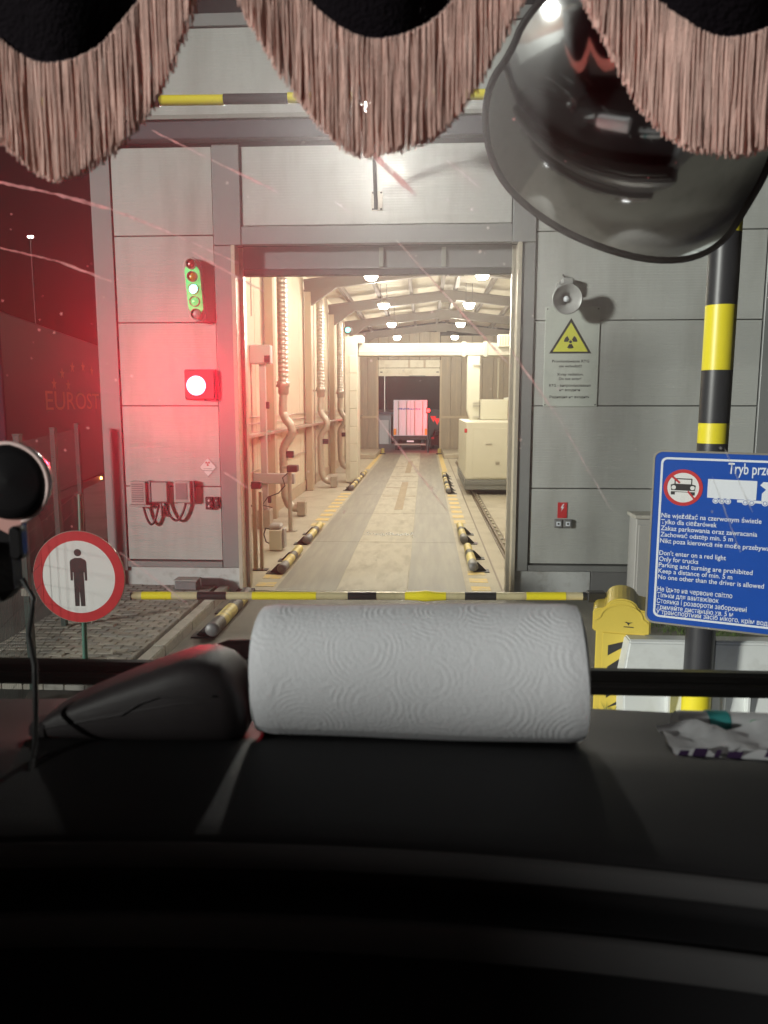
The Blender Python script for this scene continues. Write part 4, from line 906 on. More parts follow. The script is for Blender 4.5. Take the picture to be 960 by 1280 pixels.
# ------------------------------------------------------------------ dark trailer beyond the fence
t = thing('parked_trailer', 'dark curtain-sided trailer parked beyond the fence in shade', 'trailer', (-6.0, 10.9, 0), rotz=0)
tx = Vector((-0.206, 0.978, 0)).normalized(); tn = Vector((tx.y, -tx.x, 0))
def quadbox(mb, s0, s1, d0, d1, z0, z1):
    P = [tx * s + tn * -d for s, d in ((s0, d0), (s1, d0), (s1, d1), (s0, d1))]
    V = [(p.x, p.y, z) for z in (z0, z1) for p in P]
    return mb.add(V, [(0, 3, 2, 1), (4, 5, 6, 7), (0, 1, 5, 4), (1, 2, 6, 5), (2, 3, 7, 6), (3, 0, 4, 7)])
quadbox(MB(), -0.2, 8.0, 0.0, 2.5, 1.15, 4.0).build('curtain_side', TARP, t, 0.02)
quadbox(MB(), -0.2, 8.0, -0.01, 2.5, 1.0, 1.14).build('side_rail', DARK, t)
for s in (1.0, 2.3, 3.6): MB().lathe([(0, 0.0), (0, 0.48), (0.3, 0.48), (0.3, 0)], tx * s + Vector((0, 0, 0.49)) - tn * 0.05, -tn, 20).build('wheel', RUBBER, t)
ex_, ey_ = tx, Vector((0, 0, 1))
text('EUROST', tx * 1.9 + Vector((0, 0, 2.60)) + tn * 0.002, ex_, ey_, 4.3, 0.34, 'LEFT', 0.0, TARPTXT, t, 0.002)
stars = MB()
for i, (s, z) in enumerate(((2.5, 3.05), (3.1, 3.25), (3.9, 3.4), (4.8, 3.45), (5.6, 3.4), (3.5, 3.05))):
    P = [((0.11 if j % 2 == 0 else 0.045) * math.cos(PI / 2 + PI * j / 5) * 1.6, (0.11 if j % 2 == 0 else 0.045) * math.sin(PI / 2 + PI * j / 5)) for j in range(10)]
    stars.prism(P, tx * s + Vector((0, 0, z)) + tn * 0.002, ex_, ey_, 0.001, 0.001)
stars.build('printed_stars', TARPTXT, t)
MB().lathe([(0, 0.035), (0.03, 0.03), (0.04, 0)], tx * 5.9 + Vector((0, 0, 1.07)) + tn * 0.012, tn, 12).build('marker_lamp', AMBER, t)

# ------------------------------------------------------------------ beyond the exit: trailer, lamps
t = thing('leaving_truck', 'white box trailer leaving through the far exit', 'truck', (-1.10, 58, -0.79))
box('cargo_box', TRWHITE, t, -1.26, 1.26, 0.03, 12, 1.12, 3.80, 0.02)
for x0, x1 in ((-1.24, -0.01), (0.01, 1.24)): box('rear_door', TRWHITE, t, x0, x1, -0.01, 0.028, 1.16, 3.74, 0.01)
for x in (-0.9, -0.3, 0.3, 0.9): box('lock_rod', GALV, t, x - 0.02, x + 0.02, -0.04, -0.012, 1.18, 3.7)
lt = MB(); xx = -0.95
while xx < 0.7:
    w = rnd.uniform(0.05, 0.14); lt.box(xx, xx + w, -0.014, -0.0115, 3.08, 3.16 + rnd.choice((0, 0.04))); xx += w + 0.03
lt.build('blue_print', BLUES, t)
for x0, x1 in ((-1.25, -1.08), (1.08, 1.25)): box('reflector', TRORANGE, t, x0, x1, -0.05, -0.012, 1.2, 1.66)
box('underframe', DARK, t, -1.2, 1.2, 0.0, 11, 0.85, 1.11); box('bumper', GALV, t, -1.2, 1.2, -0.1, 0.0, 0.42, 0.55, 0.02)
for x in (-0.98, 0.98):
    for y in (1.0, 2.3, 3.6): MB().lathe([(-0.17, 0), (-0.17, 0.5), (0.17, 0.5), (0.17, 0)], (x, y, 0.5), (1, 0, 0), 18).build('wheel', RUBBER, t)
box('licence_plate', PRINTW, t, -0.26, 0.26, -0.07, -0.052, 0.66, 0.78)
t = thing('exit_signal', 'red lamp on a dark post beside the leaving trailer', 'signal lamp', (0.22, 54, -0.79))
MB().tube([(0, 0.1, 0), (0, 0.1, 3.2)], 0.05, 8).build('post', DARK, t); box('housing', DARK, t, -0.16, 0.16, -0.08, 0.12, 2.85, 3.25, 0.02)
MB().lathe([(0, 0.13), (0.04, 0.1), (0.05, 0)], (0, -0.08, 3.05), (0, -1, 0), 16).build('lens', REDFAR, t)
for x, y, z, s in ((0.35, -0.3, 2.45, 0.22), (0.62, -0.3, 2.28, 0.24)):
    MB().prism([(-s, s), (0, -s), (s, s)], (x, y, z), EX, EZ, 0.01).build('red_reflector', mat('reflector_painted_glow', (0.6, 0.02, 0.02), 0.4, emit=((1, 0.03, 0.03), 0.5)), t)  # red lamplight on these reflectors is put in as emission
pl = bpy.data.lights.new('exit_red_light', 'POINT'); pl.energy = 340; pl.color = (1, 0.03, 0.04); pl.shadow_soft_size = 0.1
po = bpy.data.objects.new('exit_red_light', pl); col.objects.link(po); po.parent = t; po.location = (0.35, 2.6, 2.7)
t = thing('street_lamp', 'lit street lamp standing beyond the far exit', 'street lamp', (-3.9, 75, -0.8))
MB().tube([(0, 0, 0), (0, 0, 7.9), (0.1, 0, 8.3), (0.5, 0, 8.5)], 0.06, 8).build('pole', GALV, t); MB().lathe([(-0.12, 0), (-0.1, 0.2), (0.0, 0.26), (0.14, 0.2), (0.18, 0)], (0.62, 0, 8.5), (0, 0, 1), 12).build('lamp_head', FARLAMP, t)
t = thing('yard_lamp_mast', 'tall mast with a small bright lamp far off at left', 'street lamp', (-30.45, 60, -0.8))
MB().tube([(0, 0, 0), (0, 0, 16.3)], 0.05, 8).build('mast', DARK, t); box('lamp_head', FARLAMP, t, -0.2, 0.2, -0.1, 0.1, 16.2, 16.32, 0.03)
t = thing('far_shed', 'dark low shed seen beside the leaving trailer', 'building', (-4.6, 68, -0.8))
box('wall', BOXD, t, -2.2, 1.6, 0, 4, 0, 2.6); box('roof', GUTTER, t, -2.4, 1.8, -0.3, 4.3, 2.61, 2.8); box('door', BOXG, t, 0.6, 1.4, -0.04, -0.003, 0, 2.1)
t = thing('dark_car', 'dark car standing right of the leaving trailer', 'car', (1.35, 60, -0.79))
MB().prism([(-0.9, 0.3), (0.9, 0.3), (0.9, 0.9), (0.72, 1.0), (0.6, 1.45), (-0.6, 1.45), (-0.72, 1.0), (-0.9, 0.9)], (0, 4.2, 0), EX, EZ, 4.2).build('body', DARK, t, 0.05, 2)
for x in (-0.74, 0.74): 
    MB().lathe([(-0.1, 0), (-0.1, 0.32), (0.1, 0.32), (0.1, 0)], (x, 0.8, 0.32), (1, 0, 0), 14).build('wheel', RUBBER, t); box('tail_light', REDS, t, x - 0.12, x + 0.1, -0.02, 0.01, 0.8, 0.95)
box('rear_window', GLOSSK, t, -0.55, 0.55, -0.012, -0.002, 1.05, 1.38)

# ------------------------------------------------------------------ our own truck cab
K = thing('truck_cab', 'dark truck cab interior with the dashboard and windscreen we look through', 'truck', (0, 0, 0))
def cb(name, m, x0, x1, y0, y1, z0, z1, bevel=0.0): return box(name, m, K, x0, x1, y0, y1, z0, z1, bevel)
CX0, CX1 = -2.05, 0.52
def wy(z): return 0.78 - (z - 2.4) * 0.08
# dashboard, profile (y, z, curvature)
prof = [(0.76, 2.395, .05), (0.70, 2.418, .05), (0.62, 2.434, .06), (0.565, 2.441, .06), (0.54, 2.4485, .065), (0.515, 2.4495, .07), (0.475, 2.4475, .09), (0.445, 2.4445, .11), (0.428, 2.4425, .12), (0.421, 2.4395, .12),
        (0.4185, 2.434, .12), (0.4195, 2.4285, .12), (0.428, 2.4262, .12), (0.443, 2.4255, .12), (0.447, 2.422, .12), (0.446, 2.404, .125), (0.441, 2.3995, .13), (0.424, 2.3985, .13), (0.418, 2.3955, .13), (0.4155, 2.388, .13), (0.4165, 2.3775, .13), (0.424, 2.3745, .13), (0.436, 2.3735, .13), (0.44, 2.369, .13), (0.438, 2.28, .13), (0.43, 1.95, .13), (0.43, 1.2, .13)]
d = MB(); nx = 56; V = []
for i in range(nx + 1):
    x = CX0 + 0.02 + (CX1 - CX0 - 0.04) * i / nx
    for y, z, c_ in prof:
        dx = max(-0.55, min(0.55, x + 0.09)); V.append((x, y - 0.10 * dx * dx * (1 if y < 0.5 else 0), z - c_ * dx * dx))
k = len(prof)
d.add(V, [(i * k + j, i * k + j + 1, (i + 1) * k + j + 1, (i + 1) * k + j) for i in range(nx) for j in range(k - 1)], True)
d.build('dashboard', DASH, K)
TRIMD = mat('silver_dash_trim', (0.09, 0.087, 0.09), 0.45, 0.1, 0.06, 30)
for y0, za, zb in ((0.4165, 2.4405, 2.4270), (0.4135, 2.3975, 2.3765)):
    sm_ = MB(); V = []
    for i in range(nx + 1):
        x = CX0 + 0.05 + (CX1 - CX0 - 0.10) * i / nx; dx = max(-0.55, min(0.55, x + 0.09)); yy_ = y0 - 0.10 * dx * dx; dz = -0.125 * dx * dx
        V += [(x, yy_ + 0.004, za + 0.0008 + dz), (x, yy_ + 0.0008, za + dz), (x, yy_, za - 0.002 + dz), (x, yy_ - 0.0006, (za + zb) / 2 + dz), (x, yy_, zb + 0.002 + dz), (x, yy_ + 0.001, zb + dz), (x, yy_ + 0.006, zb - 0.0005 + dz)]
    sm_.add(V, [(i * 7 + j, i * 7 + j + 1, (i + 1) * 7 + j + 1, (i + 1) * 7 + j) for i in range(nx) for j in range(6)], True)
    sm_.build('trim_strip', TRIMD, K)
ws = bpy.data.objects.new('windscreen', None); col.objects.link(ws); ws.parent = K
def wbox(mb, x0, x1, z0, z1, d0, d1):
    V = [(x, wy(z) + dd, z) for z in (z0, z1) for x, dd in ((x0, d0), (x1, d0), (x1, d1), (x0, d1))]
    return mb.add(V, [(0, 3, 2, 1), (4, 5, 6, 7), (0, 1, 5, 4), (1, 2, 6, 5), (2, 3, 7, 6), (3, 0, 4, 7)])
wbox(MB(), CX0 + 0.05, CX1 - 0.03, 2.20, 3.30, 0.0, 0.006).build('pane', CLEAR, ws)
wbox(MB(), CX0 + 0.06, CX1 - 0.04, 2.21, 3.29, 0.0075, 0.0115).build('dirt_film', FILM, ws)
scr = [(-0.4115, 2.9090, -0.3486, 2.8955, 1.5), (-0.3486, 2.8955, -0.296, 2.8814, 1.9), (-0.296, 2.8814, -0.24, 2.8594, 1.5), (-0.24, 2.8594, -0.1763, 2.8315, 0.8), (-0.2528, 2.9493, -0.2019, 2.9246, 0.8), (-0.2019, 2.9246, -0.1374, 2.8941, 1.1), (-0.4084, 2.8482, -0.3546, 2.8361, 0.6), (-0.3546, 2.8361, -0.3014, 2.8165, 1.2), (-0.0574, 2.9332, -0.0099, 2.8896, 3.2), (-0.0283, 2.8515, 0.0208, 2.7995, 0.6), (0.0208, 2.7995, 0.0828, 2.7342, 0.9), (0.0823, 2.7492, 0.1305, 2.6847, 1.0), (0.1305, 2.6847, 0.1856, 2.5941, 0.9), (0.0176, 2.9199, 0.0486, 2.8957, 0.7), (-0.0854, 2.8858, -0.0692, 2.8744, 0.7), (-0.2218, 2.8428, -0.1543, 2.8059, 1.3), (-0.3153, 2.5479, -0.247, 2.4922, 0.9), (-0.048, 2.6884, 0.0236, 2.5929, 0.7), (0.2885, 2.658, 0.321, 2.5951, 0.5), (-0.2017, 2.6323, -0.178, 2.6161, 1.2), (0.2795, 2.6306, 0.3134, 2.5545, 0.6)]
def wpt(x, z): return Vector((x, wy(z) - 0.0008, z))
for x0, z0, x1, z1, w in scr:
    a, b = wpt(x0, z0), wpt(x1, z1); dd = (b - a).normalized(); nn = Vector((0, -1, -0.08)).normalized(); sd = dd.cross(nn).normalized()
    n_ = 14; V = []
    for i in range(n_ + 1):
        tt = i / n_; p = a.lerp(b, tt) + sd * rnd.uniform(-0.0003, 0.0003)
        ww = w * 0.0009 * (0.45 + 0.55 * math.sin(PI * min(1, max(0, tt))) ** 0.5) * rnd.uniform(0.6, 1.25)
        V += [p - sd * ww, p + sd * ww]
    MB().add(V, [(2 * i, 2 * i + 1, 2 * i + 3, 2 * i + 2) for i in range(n_)]).build('scratch', SCRATCH, ws)
spk = [(-0.1139, 2.9355), (-0.1095, 2.934), (-0.1124, 2.9368), (-0.3931, 2.8784), (-0.3955, 2.8648), (-0.3196, 2.8328), (-0.3237, 2.8307), (-0.376, 2.7813), (-0.3245, 2.7772), (-0.3629, 2.7691), (-0.3847, 2.76), (-0.388, 2.7446), (-0.3618, 2.6641), (-0.3628, 2.6536), (-0.3376, 2.6762), (-0.2775, 2.8215), (-0.3105, 2.8018), (-0.3051, 2.7235), (-0.2887, 2.7274), (-0.2278, 2.7426), (-0.2623, 2.704), (-0.2664, 2.6442), (-0.2681, 2.5586), (-0.2687, 2.5739), (-0.0059, 2.8477), (-0.0096, 2.8371), (0.0091, 2.8298), (0.0205, 2.819), (0.0422, 2.8507), (0.0499, 2.8401), (0.0724, 2.8292), (0.0665, 2.7715), (-0.0468, 2.8762), (-0.0246, 2.9001), (-0.0099, 2.9054), (-0.0687, 2.911), (-0.0628, 2.9061), (0.0196, 2.8858), (0.0268, 2.8891), (0.0417, 2.8772), (0.0567, 2.8611), (0.1286, 2.7266), (0.1847, 2.6483), (0.1902, 2.646), (0.1224, 2.6962), (0.1648, 2.6886), (0.093, 2.6574), (0.0968, 2.6613), (0.0975, 2.6416), (0.2406, 2.6887), (0.2374, 2.681), (0.0873, 2.5934), (-0.0405, 2.625), (-0.0811, 2.5921), (-0.049, 2.5422), (0.0233, 2.6173), (0.0058, 2.7865), (-0.1373, 2.8526), (-0.0849, 2.8307), (-0.1793, 2.7652), (-0.2342, 2.8891), (-0.2223, 2.8973), (0.2847, 2.658)]
sp = MB()
for x, z in spk + [(rnd.uniform(-0.42, 0.3), rnd.uniform(2.55, 2.96)) for _ in range(60)]:
    c_ = wpt(x, z); r_ = rnd.choice((0.0004, 0.0006, 0.0008, 0.0013)); m_ = 7
    ph = rnd.uniform(0, 6)
    sp.add([c_ + Vector((math.cos(2 * PI * i / m_ + ph), 0, math.sin(2 * PI * i / m_ + ph))) * r_ * rnd.uniform(0.6, 1.3) for i in range(m_)], [list(range(m_))])
sp.build('dust_specks', SCRATCH, ws, kind='stuff')
# shell
cb('rear_wall', CABIN, CX0, CX1, -1.95, -1.85, 1.0, 3.75); cb('side_wall', CABIN, CX0 - 0.06, CX0, -1.215, 0.72, 1.0, 2.85)
MB().add([(CX0 - q, y, z) for q in (0.06, 0.0) for y, z in ((-1.215, 2.851), (0.45, 2.851), (0.45, 2.855), (-0.79, 2.86), (-0.85, 2.935), (-1.215, 3.0))], [(0, 1, 2, 3, 4, 5), (11, 10, 9, 8, 7, 6)] + [(i, (i + 1) % 6, 6 + (i + 1) % 6, 6 + i) for i in range(6)]).build('light_shaping_sill', CABIN, K)  # unseen sill, its stepped edge shaped to place light on roll and case
cb('side_wall', CABIN, CX0 - 0.06, CX0, 0.451, 0.72, 2.851, 3.0); cb('side_wall', CABIN, CX0 - 0.06, CX0, -1.9, -1.216, 1.0, 2.74); cb('side_wall', CABIN, CX0 - 0.06, CX0, -1.9, 0.72, 3.62, 3.75)  # unseen rear opening cut lower to let light onto the dash trim
cb('door_pillar', CABIN, CX0 - 0.06, CX0, 0.45, 0.72, 3.001, 3.619); cb('door_pillar', CABIN, CX0 - 0.06, CX0, -1.9, -1.8, 2.741, 3.619); cb('side_wall', CABIN, CX1, CX1 + 0.06, -1.9, 0.72, 1.0, 3.75)
cb('roof', CABM, CX0 - 0.05, CX1 + 0.05, -1.95, 0.80, 3.75, 3.8); cb('floor', CABIN, CX0, CX1, -1.84, 0.70, 1.0, 1.05)
cb('header', CABM, CX0 - 0.05, CX1 + 0.05, 0.66, 0.78, 3.28, 3.74, 0.02)
cb('pillar', CABM, CX0 - 0.06, CX0 + 0.06, 0.66, 0.83, 2.2, 3.28, 0.02); cb('pillar', CABM, CX1 - 0.05, CX1 + 0.07, 0.66, 0.83, 2.2, 3.28, 0.02)
cb('front_panel', CABM, CX0 - 0.06, CX1 + 0.06, 0.80, 0.98, 1.35, 2.24, 0.03); cb('grille', DARK, CX0 + 0.4, CX1 - 0.4, 0.98, 1.0, 1.0, 1.9, 0.01)
cb('bumper', CABM, CX0 - 0.06, CX1 + 0.06, 0.80, 1.12, 0.35, 1.33, 0.04)
for x in (-1.3, -0.55, 0.1): cb('light_strip', CHROME, x, x + 0.35, 1.122, 1.135, 1.22, 1.27, 0.003)
cb('sun_visor', GLOSSK, CX0 - 0.05, CX1 + 0.06, 0.80, 1.12, 3.36, 3.42, 0.02)
cb('cowl', RUBBER, CX0, CX1, 0.80, 0.94, 2.245, 2.30, 0.015)
for s, x in ((-1, CX0 + 0.3), (1, CX1 - 0.3)):
    hl = cb('headlight', GLOSSK, x - 0.2, x + 0.2, 1.122, 1.16, 0.75, 0.98, 0.02)
    lg = bpy.data.lights.new('headlight_beam', 'SPOT'); lg.energy = 150; lg.spot_size = R(42); lg.spot_blend = 0.5; lg.shadow_soft_size = 0.06; lg.color = (0.93, 0.96, 1.0)
    lo = bpy.data.objects.new('headlight_beam', lg); col.objects.link(lo); lo.parent = K; lo.location = (x, 1.2, 0.86)
    lo.rotation_euler = Vector((0.36 if s > 0 else 0.0, 1, -0.34)).to_track_quat('-Z', 'Y').to_euler()
    MB().lathe([(0.0, 0.07), (0.01, 0.06), (0.012, 0)], (x, 1.162, 0.86), (0, 1, 0), 14).build('lens', emat('headlight_glow', (1, 1, 1), 6.0) if s < 0 else bpy.data.materials['headlight_glow'], hl)
# wiper
wp = bpy.data.objects.new('wiper', None); col.objects.link(wp); wp.parent = K
yw = 0.905
box('wiper_blade', RUBBER, wp, -0.95, 0.46, yw - 0.008, yw + 0.012, 2.352, 2.366, 0.003); box('blade_spine', GLOSSK, wp, -0.95, 0.46, yw - 0.004, yw + 0.014, 2.3665, 2.381, 0.004)
MB().tube([(-0.31, yw, 2.375), (-0.27, yw - 0.01, 2.392), (-0.235, yw - 0.015, 2.404), (-0.19, yw - 0.012, 2.404), (-0.05, yw, 2.398), (0.1, yw + 0.01, 2.385)], [0.006, 0.010, 0.013, 0.013, 0.012, 0.010], 10).build('wiper_arm', GLOSSK, wp)
box('arm_hinge', RUBBER, wp, -0.335, -0.285, yw - 0.018, yw + 0.0, 2.362, 2.388, 0.005); box('arm_end', GLOSSK, wp, -0.215, -0.13, yw - 0.02, yw + 0.012, 2.36, 2.4, 0.006)

# ------------------------------------------------------------------ front mirror
t = thing('front_mirror', 'large convex kerb mirror hanging outside the windscreen', 'mirror', (0.25, 1.05, 3.02))
mn, me1, me2 = Vector((-0.2194, -0.7379, -0.6382)), Vector((0.9585, -0.2850, 0)), Vector((-0.1819, -0.6118, 0.7699))
out = [(-0.140, 0.114), (-0.173, 0.080), (-0.185, 0.036), (-0.181, -0.018), (-0.156, -0.062), (-0.100, -0.110), (-0.034, -0.152), (0.044, -0.198), (0.101, -0.218), (0.137, -0.188), (0.156, -0.126), (0.177, -0.071), (0.186, -0.007), (0.180, 0.07), (0.15, 0.15), (0.06, 0.20), (-0.06, 0.19), (-0.12, 0.15)]
def smooth_loop(P, it=2):
    for _ in range(it):
        Q = []
        for a, b in zip(P, P[1:] + P[:1]): Q += [(a[0] * .75 + b[0] * .25, a[1] * .75 + b[1] * .25), (a[0] * .25 + b[0] * .75, a[1] * .25 + b[1] * .75)]
        P = Q
    return P
loop = smooth_loop(out); RR = 0.32
def sph(u, v, off=0.0):
    w = math.sqrt(max(RR * RR - u * u - v * v, 0.01)) - RR
    return me1 * u + me2 * v + mn * (w + off)
nl = len(loop); rings = 14
V = [sph(0, 0)]; F = []
for r_ in range(1, rings + 1):
    for u, v in loop: V.append(sph(u * r_ / rings, v * r_ / rings))
for j in range(nl): F.append((0, 1 + j, 1 + (j + 1) % nl))
for r_ in range(rings - 1):
    for j in range(nl):
        a = 1 + r_ * nl + j; b = 1 + r_ * nl + (j + 1) % nl; F.append((a, b, b + nl, a + nl))
MB().add(V, F, True).build('mirror_glass', MIRR, t)
rim = [sph(u * 1.012, v * 1.012, 0.001) for u, v in loop]
MB().tube(rim + [rim[0]], 0.0045, 8, caps=False).build('rim', RUBBER, t)
V = []; F = []
for r_, (sc_, off) in enumerate(((1.015, -0.002), (1.0, -0.03), (0.9, -0.07), (0.6, -0.10), (0.2, -0.115))):
    for u, v in loop: V.append(sph(u * 1.0, v * 1.0) * 0 + me1 * u * sc_ + me2 * v * sc_ + mn * ((math.sqrt(RR * RR - u * u - v * v) - RR) * sc_ + off))
for r_ in range(4):
    for j in range(nl): F.append((r_ * nl + j, r_ * nl + (j + 1) % nl, (r_ + 1) * nl + (j + 1) % nl, (r_ + 1) * nl + j))
F.append([4 * nl + j for j in range(nl)])
MB().add(V, F, True).build('mirror_shell', GLOSSK, t)
MB().tube([(0.02, 0.08, 0.10), (0.06, 0.05, 0.25), (0.10, -0.15, 0.42), (0.12, -0.28, 0.5)], 0.024, 10).build('mirror_arm', GLOSSK, t)

# ------------------------------------------------------------------ fringed pelmet
t = thing('fringed_pelmet', 'black scalloped pelmet with long pink fringe along the windscreen top', 'curtain', (0, 0.55, 2.95))
scal = [(-0.253, 2.930, 11.5), (-0.030, 2.940, 11.0), (0.197, 2.936, 11.0)]
pitch = [(-0.363, -0.141), (-0.141, 0.0835), (0.0835, 0.312)]
def wav(x): return 0.0016 * math.sin(x * 60) + 0.0010 * math.sin(x * 137 + 1)
for (cx, zb, kq), (xa, xb) in zip(scal, pitch):
    n_ = 48; V = []
    for i in range(n_ + 1):
        x = xa + (xb - xa) * i / n_; zl = min(zb + kq * (x - cx) ** 2, 3.20) - 2.95
        V += [(x, wav(x), zl), (x, wav(x), 0.30), (x, wav(x) + 0.006, 0.30), (x, wav(x) + 0.006, zl)]
    MB().add(V, [(4 * i + a, 4 * i + (a + 1) % 4, 4 * i + 4 + (a + 1) % 4, 4 * i + 4 + a) for i in range(n_) for a in range(4)], True).build('scallop', FABRIC, t)
    MB().tube([(xa + (xb - xa) * i / n_, wav(xa + (xb - xa) * i / n_) + 0.004, min(zb + kq * (xa + (xb - xa) * i / n_ - cx) ** 2, 3.2) - 2.95) for i in range(n_ + 1)], 0.0046, 8).build('braid', BRAID, t)
    fr = MB(); pitchw = 0.00105
    for layer in range(3):
        x = xa + pitchw * (0.4 + 0.5 * layer)
        while x < xb:
            zt = zb + kq * (x - cx) ** 2
            if zt < 3.10:
                ln = 0.0735 + rnd.uniform(-0.0022, 0.0018) + 0.002 * math.sin(x * 90)
                y0 = wav(x) + (-0.0015, 0.0012, 0.004)[layer] + rnd.uniform(-0.001, 0.001)
                dx, dy = rnd.gauss(0, 0.0007), rnd.gauss(0, 0.0010); ph = rnd.uniform(0, 6); am = rnd.uniform(0, 0.0007)
                P = []
                for q in range(7):
                    tt = q / 6; P.append((x + dx * tt * tt + am * math.sin(ph + tt * 7), y0 + dy * tt, zt - ln * tt - 2.95))
                rr = rnd.uniform(0.00048, 0.0007)
                fr.tube(P, [rr, rr * .95, rr, rr * .95, rr, rr * 1.0, rr * 0.9], 5)
            x += pitchw * rnd.uniform(0.8, 1.25)
    fr.build('fringe', FRINGE, t, kind='stuff')

# ------------------------------------------------------------------ kitchen roll
t = thing('paper_towel_roll', 'white embossed kitchen paper roll lying on the dashboard', 'paper roll', (0, 0.592, 2.4885))
def roll_mesh():
    n_, kx = 96, 28; V = []; F = []; uv = []
    x0, x1 = -0.1290, 0.1205
    def rad(i, a):
        tt = i / kx
        r = 0.0510 + 0.0030 * tt + 0.0006 * math.sin(a * 3 + tt * 4) + 0.0004 * math.sin(tt * 9 + a * 2)
        if math.sin(a) < -0.75: r *= 1 - 0.05 * (-math.sin(a) - 0.75)     # flattened where it rests
        r += 0.0012 * (((a - R(222)) % (2 * PI)) / (2 * PI))
        if i in (0, kx): r -= 0.0016
        return r
    for i in range(kx + 1):
        tt = (i - 0.0) / kx
        x = x0 + (x1 - x0) * (tt if 0 < i < kx else tt)
        for j in range(n_ + 1):
            a = 2 * PI * j / n_; r = rad(i, a)
            V.append((x + 0.0015 * math.sin(a * 2), r * math.cos(a), r * math.sin(a))); uv.append((x, a * 0.055))
    for i in range(kx):
        for j in range(n_): F.append((i * (n_ + 1) + j, (i + 1) * (n_ + 1) + j, (i + 1) * (n_ + 1) + j + 1, i * (n_ + 1) + j + 1))
    me = bpy.data.meshes.new('paper_sheet'); me.from_pydata(V, [], F); me.update()
    ul = me.uv_layers.new(name='unroll')
    for lp in me.loops: ul.data[lp.index].uv = uv[lp.vertex_index]
    for p in me.polygons: p.use_smooth = True
    me.materials.append(ROLLM)
    o = bpy.data.objects.new('paper_sheet', me); col.objects.link(o); o.parent = t
roll_mesh()
for x, s in ((-0.1288, -1), (0.1203, 1)):
    r1 = 0.0497 if s < 0 else 0.0527
    MB().lathe([(0.0, r1), (0.001, r1 * .97), (0.0005, 0.024), (-0.01, 0.021)], (x, 0, 0), (s, 0, 0), 40).build('roll_end', PAPER, t)
    MB().lathe([(0.0, 0.0225), (0.0005, 0.0205), (-0.03, 0.0205)], (x, 0, 0), (s, 0, 0), 28).build('card_tube', mat('brown_card', (0.3, 0.22, 0.14), 0.8), t)

# ------------------------------------------------------------------ black pouch
t = thing('glasses_case', 'black leather glasses case lying on the dashboard left of the roll', 'case', (-0.2175, 0.575, 2.4415))
secs = [(-0.088, 0.002, 0.012, 0.0), (-0.085, 0.009, 0.020, 0.0), (-0.078, 0.016, 0.024, 0), (-0.065, 0.024, 0.027, 0), (-0.045, 0.0335, 0.030, 0), (-0.02, 0.0445, 0.032, 0), (0.0, 0.0525, 0.033, 0), (0.02, 0.0600, 0.034, 0), (0.035, 0.0650, 0.034, 0), (0.05, 0.0660, 0.033, 0), (0.062, 0.0625, 0.031, 0), (0.071, 0.055, 0.028, 0), (0.0755, 0.046, 0.023, 0), (0.0775, 0.036, 0.016, 0)]
n_ = 28; V = []
for x, h_, w_, _ in secs:
    for j in range(n_):
        a = 2 * PI * j / n_; ca, sa = math.cos(a), math.sin(a); e_ = 0.48
        V.append((x + (0.004 * (1 - abs(sa)) if x > 0.06 else 0), w_ * math.copysign(abs(ca) ** e_, ca), h_ / 2 + h_ / 2 * math.copysign(abs(sa) ** e_, sa)))
k = len(secs); F = [(i * n_ + j, i * n_ + (j + 1) % n_, (i + 1) * n_ + (j + 1) % n_, (i + 1) * n_ + j) for i in range(k - 1) for j in range(n_)]
F += [list(range(n_))[::-1], [(k - 1) * n_ + j for j in range(n_)]]
MB().add(V, F, True).build('case_body', LEATHER, t)
sm = [(x, -w_ * 0.96 - 0.0006, h_ * 0.55) for x, h_, w_, _ in secs[2:]]
MB().tube(sm, 0.0012, 6).build('seam', LEATHER, t)
fl_ = [(-0.078, -0.0245, 0.0095), (-0.04, -0.031, 0.019), (-0.01, -0.0335, 0.026), (0.005, -0.0345, 0.036), (0.02, -0.0352, 0.0415), (0.06, -0.0332, 0.0420)]
MB().tube(fl_, 0.0007, 6).build('flap_edge', LEATHER, t)
box('tab', LEATHER, t, -0.0885, -0.072, -0.026, -0.006, 0.001, 0.014, 0.003)

# ------------------------------------------------------------------ round mount on the left with cable
t = thing('round_mount', 'round black suction mount with a hanging cable at the left edge', 'phone mount', (-0.3385, 0.62, 2.636))
MB().lathe([(0.0, 0.0), (0.0, 0.024), (0.004, 0.030), (0.012, 0.0315), (0.018, 0.030), (0.02, 0.022), (0.022, 0.0)], (0, 0.0, 0), (0.15, -1, 0.1), 40).build('suction_disc', GLOSSK, t)
tp = []
for i in range(33):
    a = R(-75 + 240 * i / 32); tp.append(Vector((math.cos(a) * 0.0325, -0.013, math.sin(a) * 0.0325)))
MB().tube(tp, 0.0019, 8).build('rim_lip', mat('painted_rim_light', (0.75, 0.55, 0.52), 0.35), t)  # rim light painted as a pale arc along the black disc's edge
box('neck', GLOSSK, t, -0.026, 0.004, -0.012, 0.008, -0.055, -0.02, 0.006)
box('body', RUBBER, t, -0.045, -0.004, -0.02, 0.015, -0.10, -0.045, 0.010); box('arm', RUBBER, t, -0.06, -0.01, -0.01, 0.03, -0.03, 0.0, 0.008)
MB().prism(rrect(0.0, -0.062, 0.011, -0.034, 0.005), (0.0015, -0.012, 0), EX, EZ, 0.012).build('lever', GLOSSK, t, 0.002)
MB().prism([(-0.012, -0.028), (0.010, -0.028), (0.007, -0.037), (-0.002, -0.042), (-0.010, -0.038)][::-1], (0, -0.0125, 0), EX, EZ, 0.002).build('pink_tab', mat('pink_plastic', (0.5, 0.25, 0.22), 0.4), t)
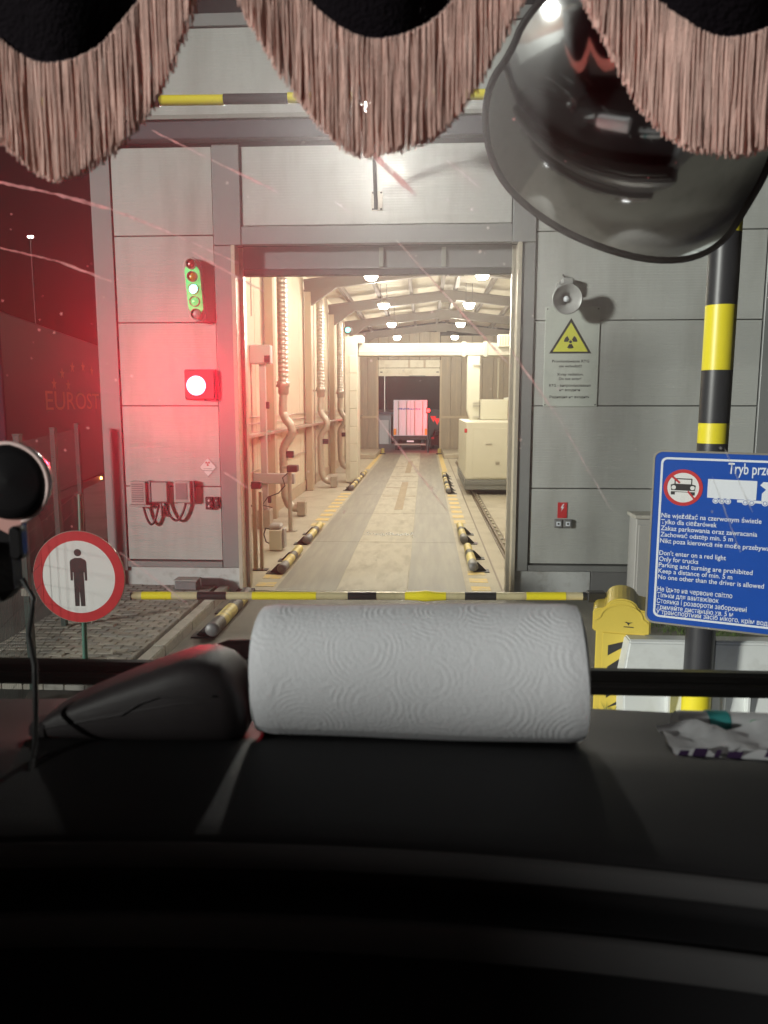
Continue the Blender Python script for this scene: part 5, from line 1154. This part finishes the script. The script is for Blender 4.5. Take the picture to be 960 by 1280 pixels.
MB().tube([(0.004, -0.01, -0.08), (0.0125, -0.01, -0.097), (0.018, -0.025, -0.108), (0.0225, -0.04, -0.12), (0.034, -0.055, -0.14), (0.041, -0.07, -0.157), (0.055, -0.1, -0.182), (0.066, -0.13, -0.193), (0.06, -0.16, -0.195)], 0.0022, 8).build('cable', RUBBER, t)

# ------------------------------------------------------------------ leaflet and tube at the right of the dash
t = thing('crumpled_leaflet', 'crumpled white leaflet with purple print at the right of the dashboard', 'leaflet', (0.236, 0.59, 2.4295))
V = []; nu, nv = 14, 6
for i in range(nu + 1):
    for j in range(nv + 1):
        u, v = -0.045 + 0.155 * i / nu, -0.03 + 0.05 * j / nv
        V.append((u, v, 0.004 + 0.0035 * math.sin(i * 1.3 + j * .7) + 0.002 * math.sin(j * 2.1 + i) + 0.008 * j / nv))
MB().add(V, [(i * (nv + 1) + j, (i + 1) * (nv + 1) + j, (i + 1) * (nv + 1) + j + 1, i * (nv + 1) + j + 1) for i in range(nu) for j in range(nv)], True).build('sheet', PAPER, t)
pb = MB()
for u0, u1, z0 in ((-0.045, -0.038, 0.004), (-0.034, -0.024, 0.006), (-0.018, -0.014, 0.005), (-0.009, 0.002, 0.004), (0.02, 0.05, 0.008), (0.055, 0.08, 0.007)):
    pb.add([(u0, -0.0305, z0), (u1, -0.0305, z0), (u1 + 0.003, -0.0305, z0 + 0.008), (u0 + 0.003, -0.0305, z0 + 0.008)], [(0, 1, 2, 3)])
pb.build('purple_print', PURPLE, t)
MB().add([(-0.045 + 0.155 * q / 20, -0.0302, zz) for zz in (-0.006, 1) for q in range(21)][:21] + [(-0.045 + 0.155 * q / 20, -0.0301, 0.007 + 0.006 * math.sin(q * 0.9) * math.sin(q * 0.31) + 0.004) for q in range(21)], [(q, q + 1, 22 + q, 21 + q) for q in range(20)]).build('folded_edge', PAPER, t)
t = thing('tissue_packet', 'white rolled packet with teal and green marks on the dash', 'packet', (0.272, 0.63, 2.433))
MB().tube([(-0.06, 0, 0.001), (-0.055, 0, 0), (0.0, 0, -0.001), (0.09, 0, -0.003)], [0.0095, 0.0108, 0.0112, 0.0115], 20).build('wrapper', PAPER, t)
MB().tube([(-0.034, 0, 0.0002), (-0.017, 0, -0.0004)], [0.0114, 0.0116], 20).build('teal_band', TEAL, t)
MB().lathe([(0, 0.006), (0.0012, 0.005), (0.0014, 0)], (0.002, -0.0113, 0.003), (0, -1, 0.25), 14).build('green_mark', LGREEN, t)
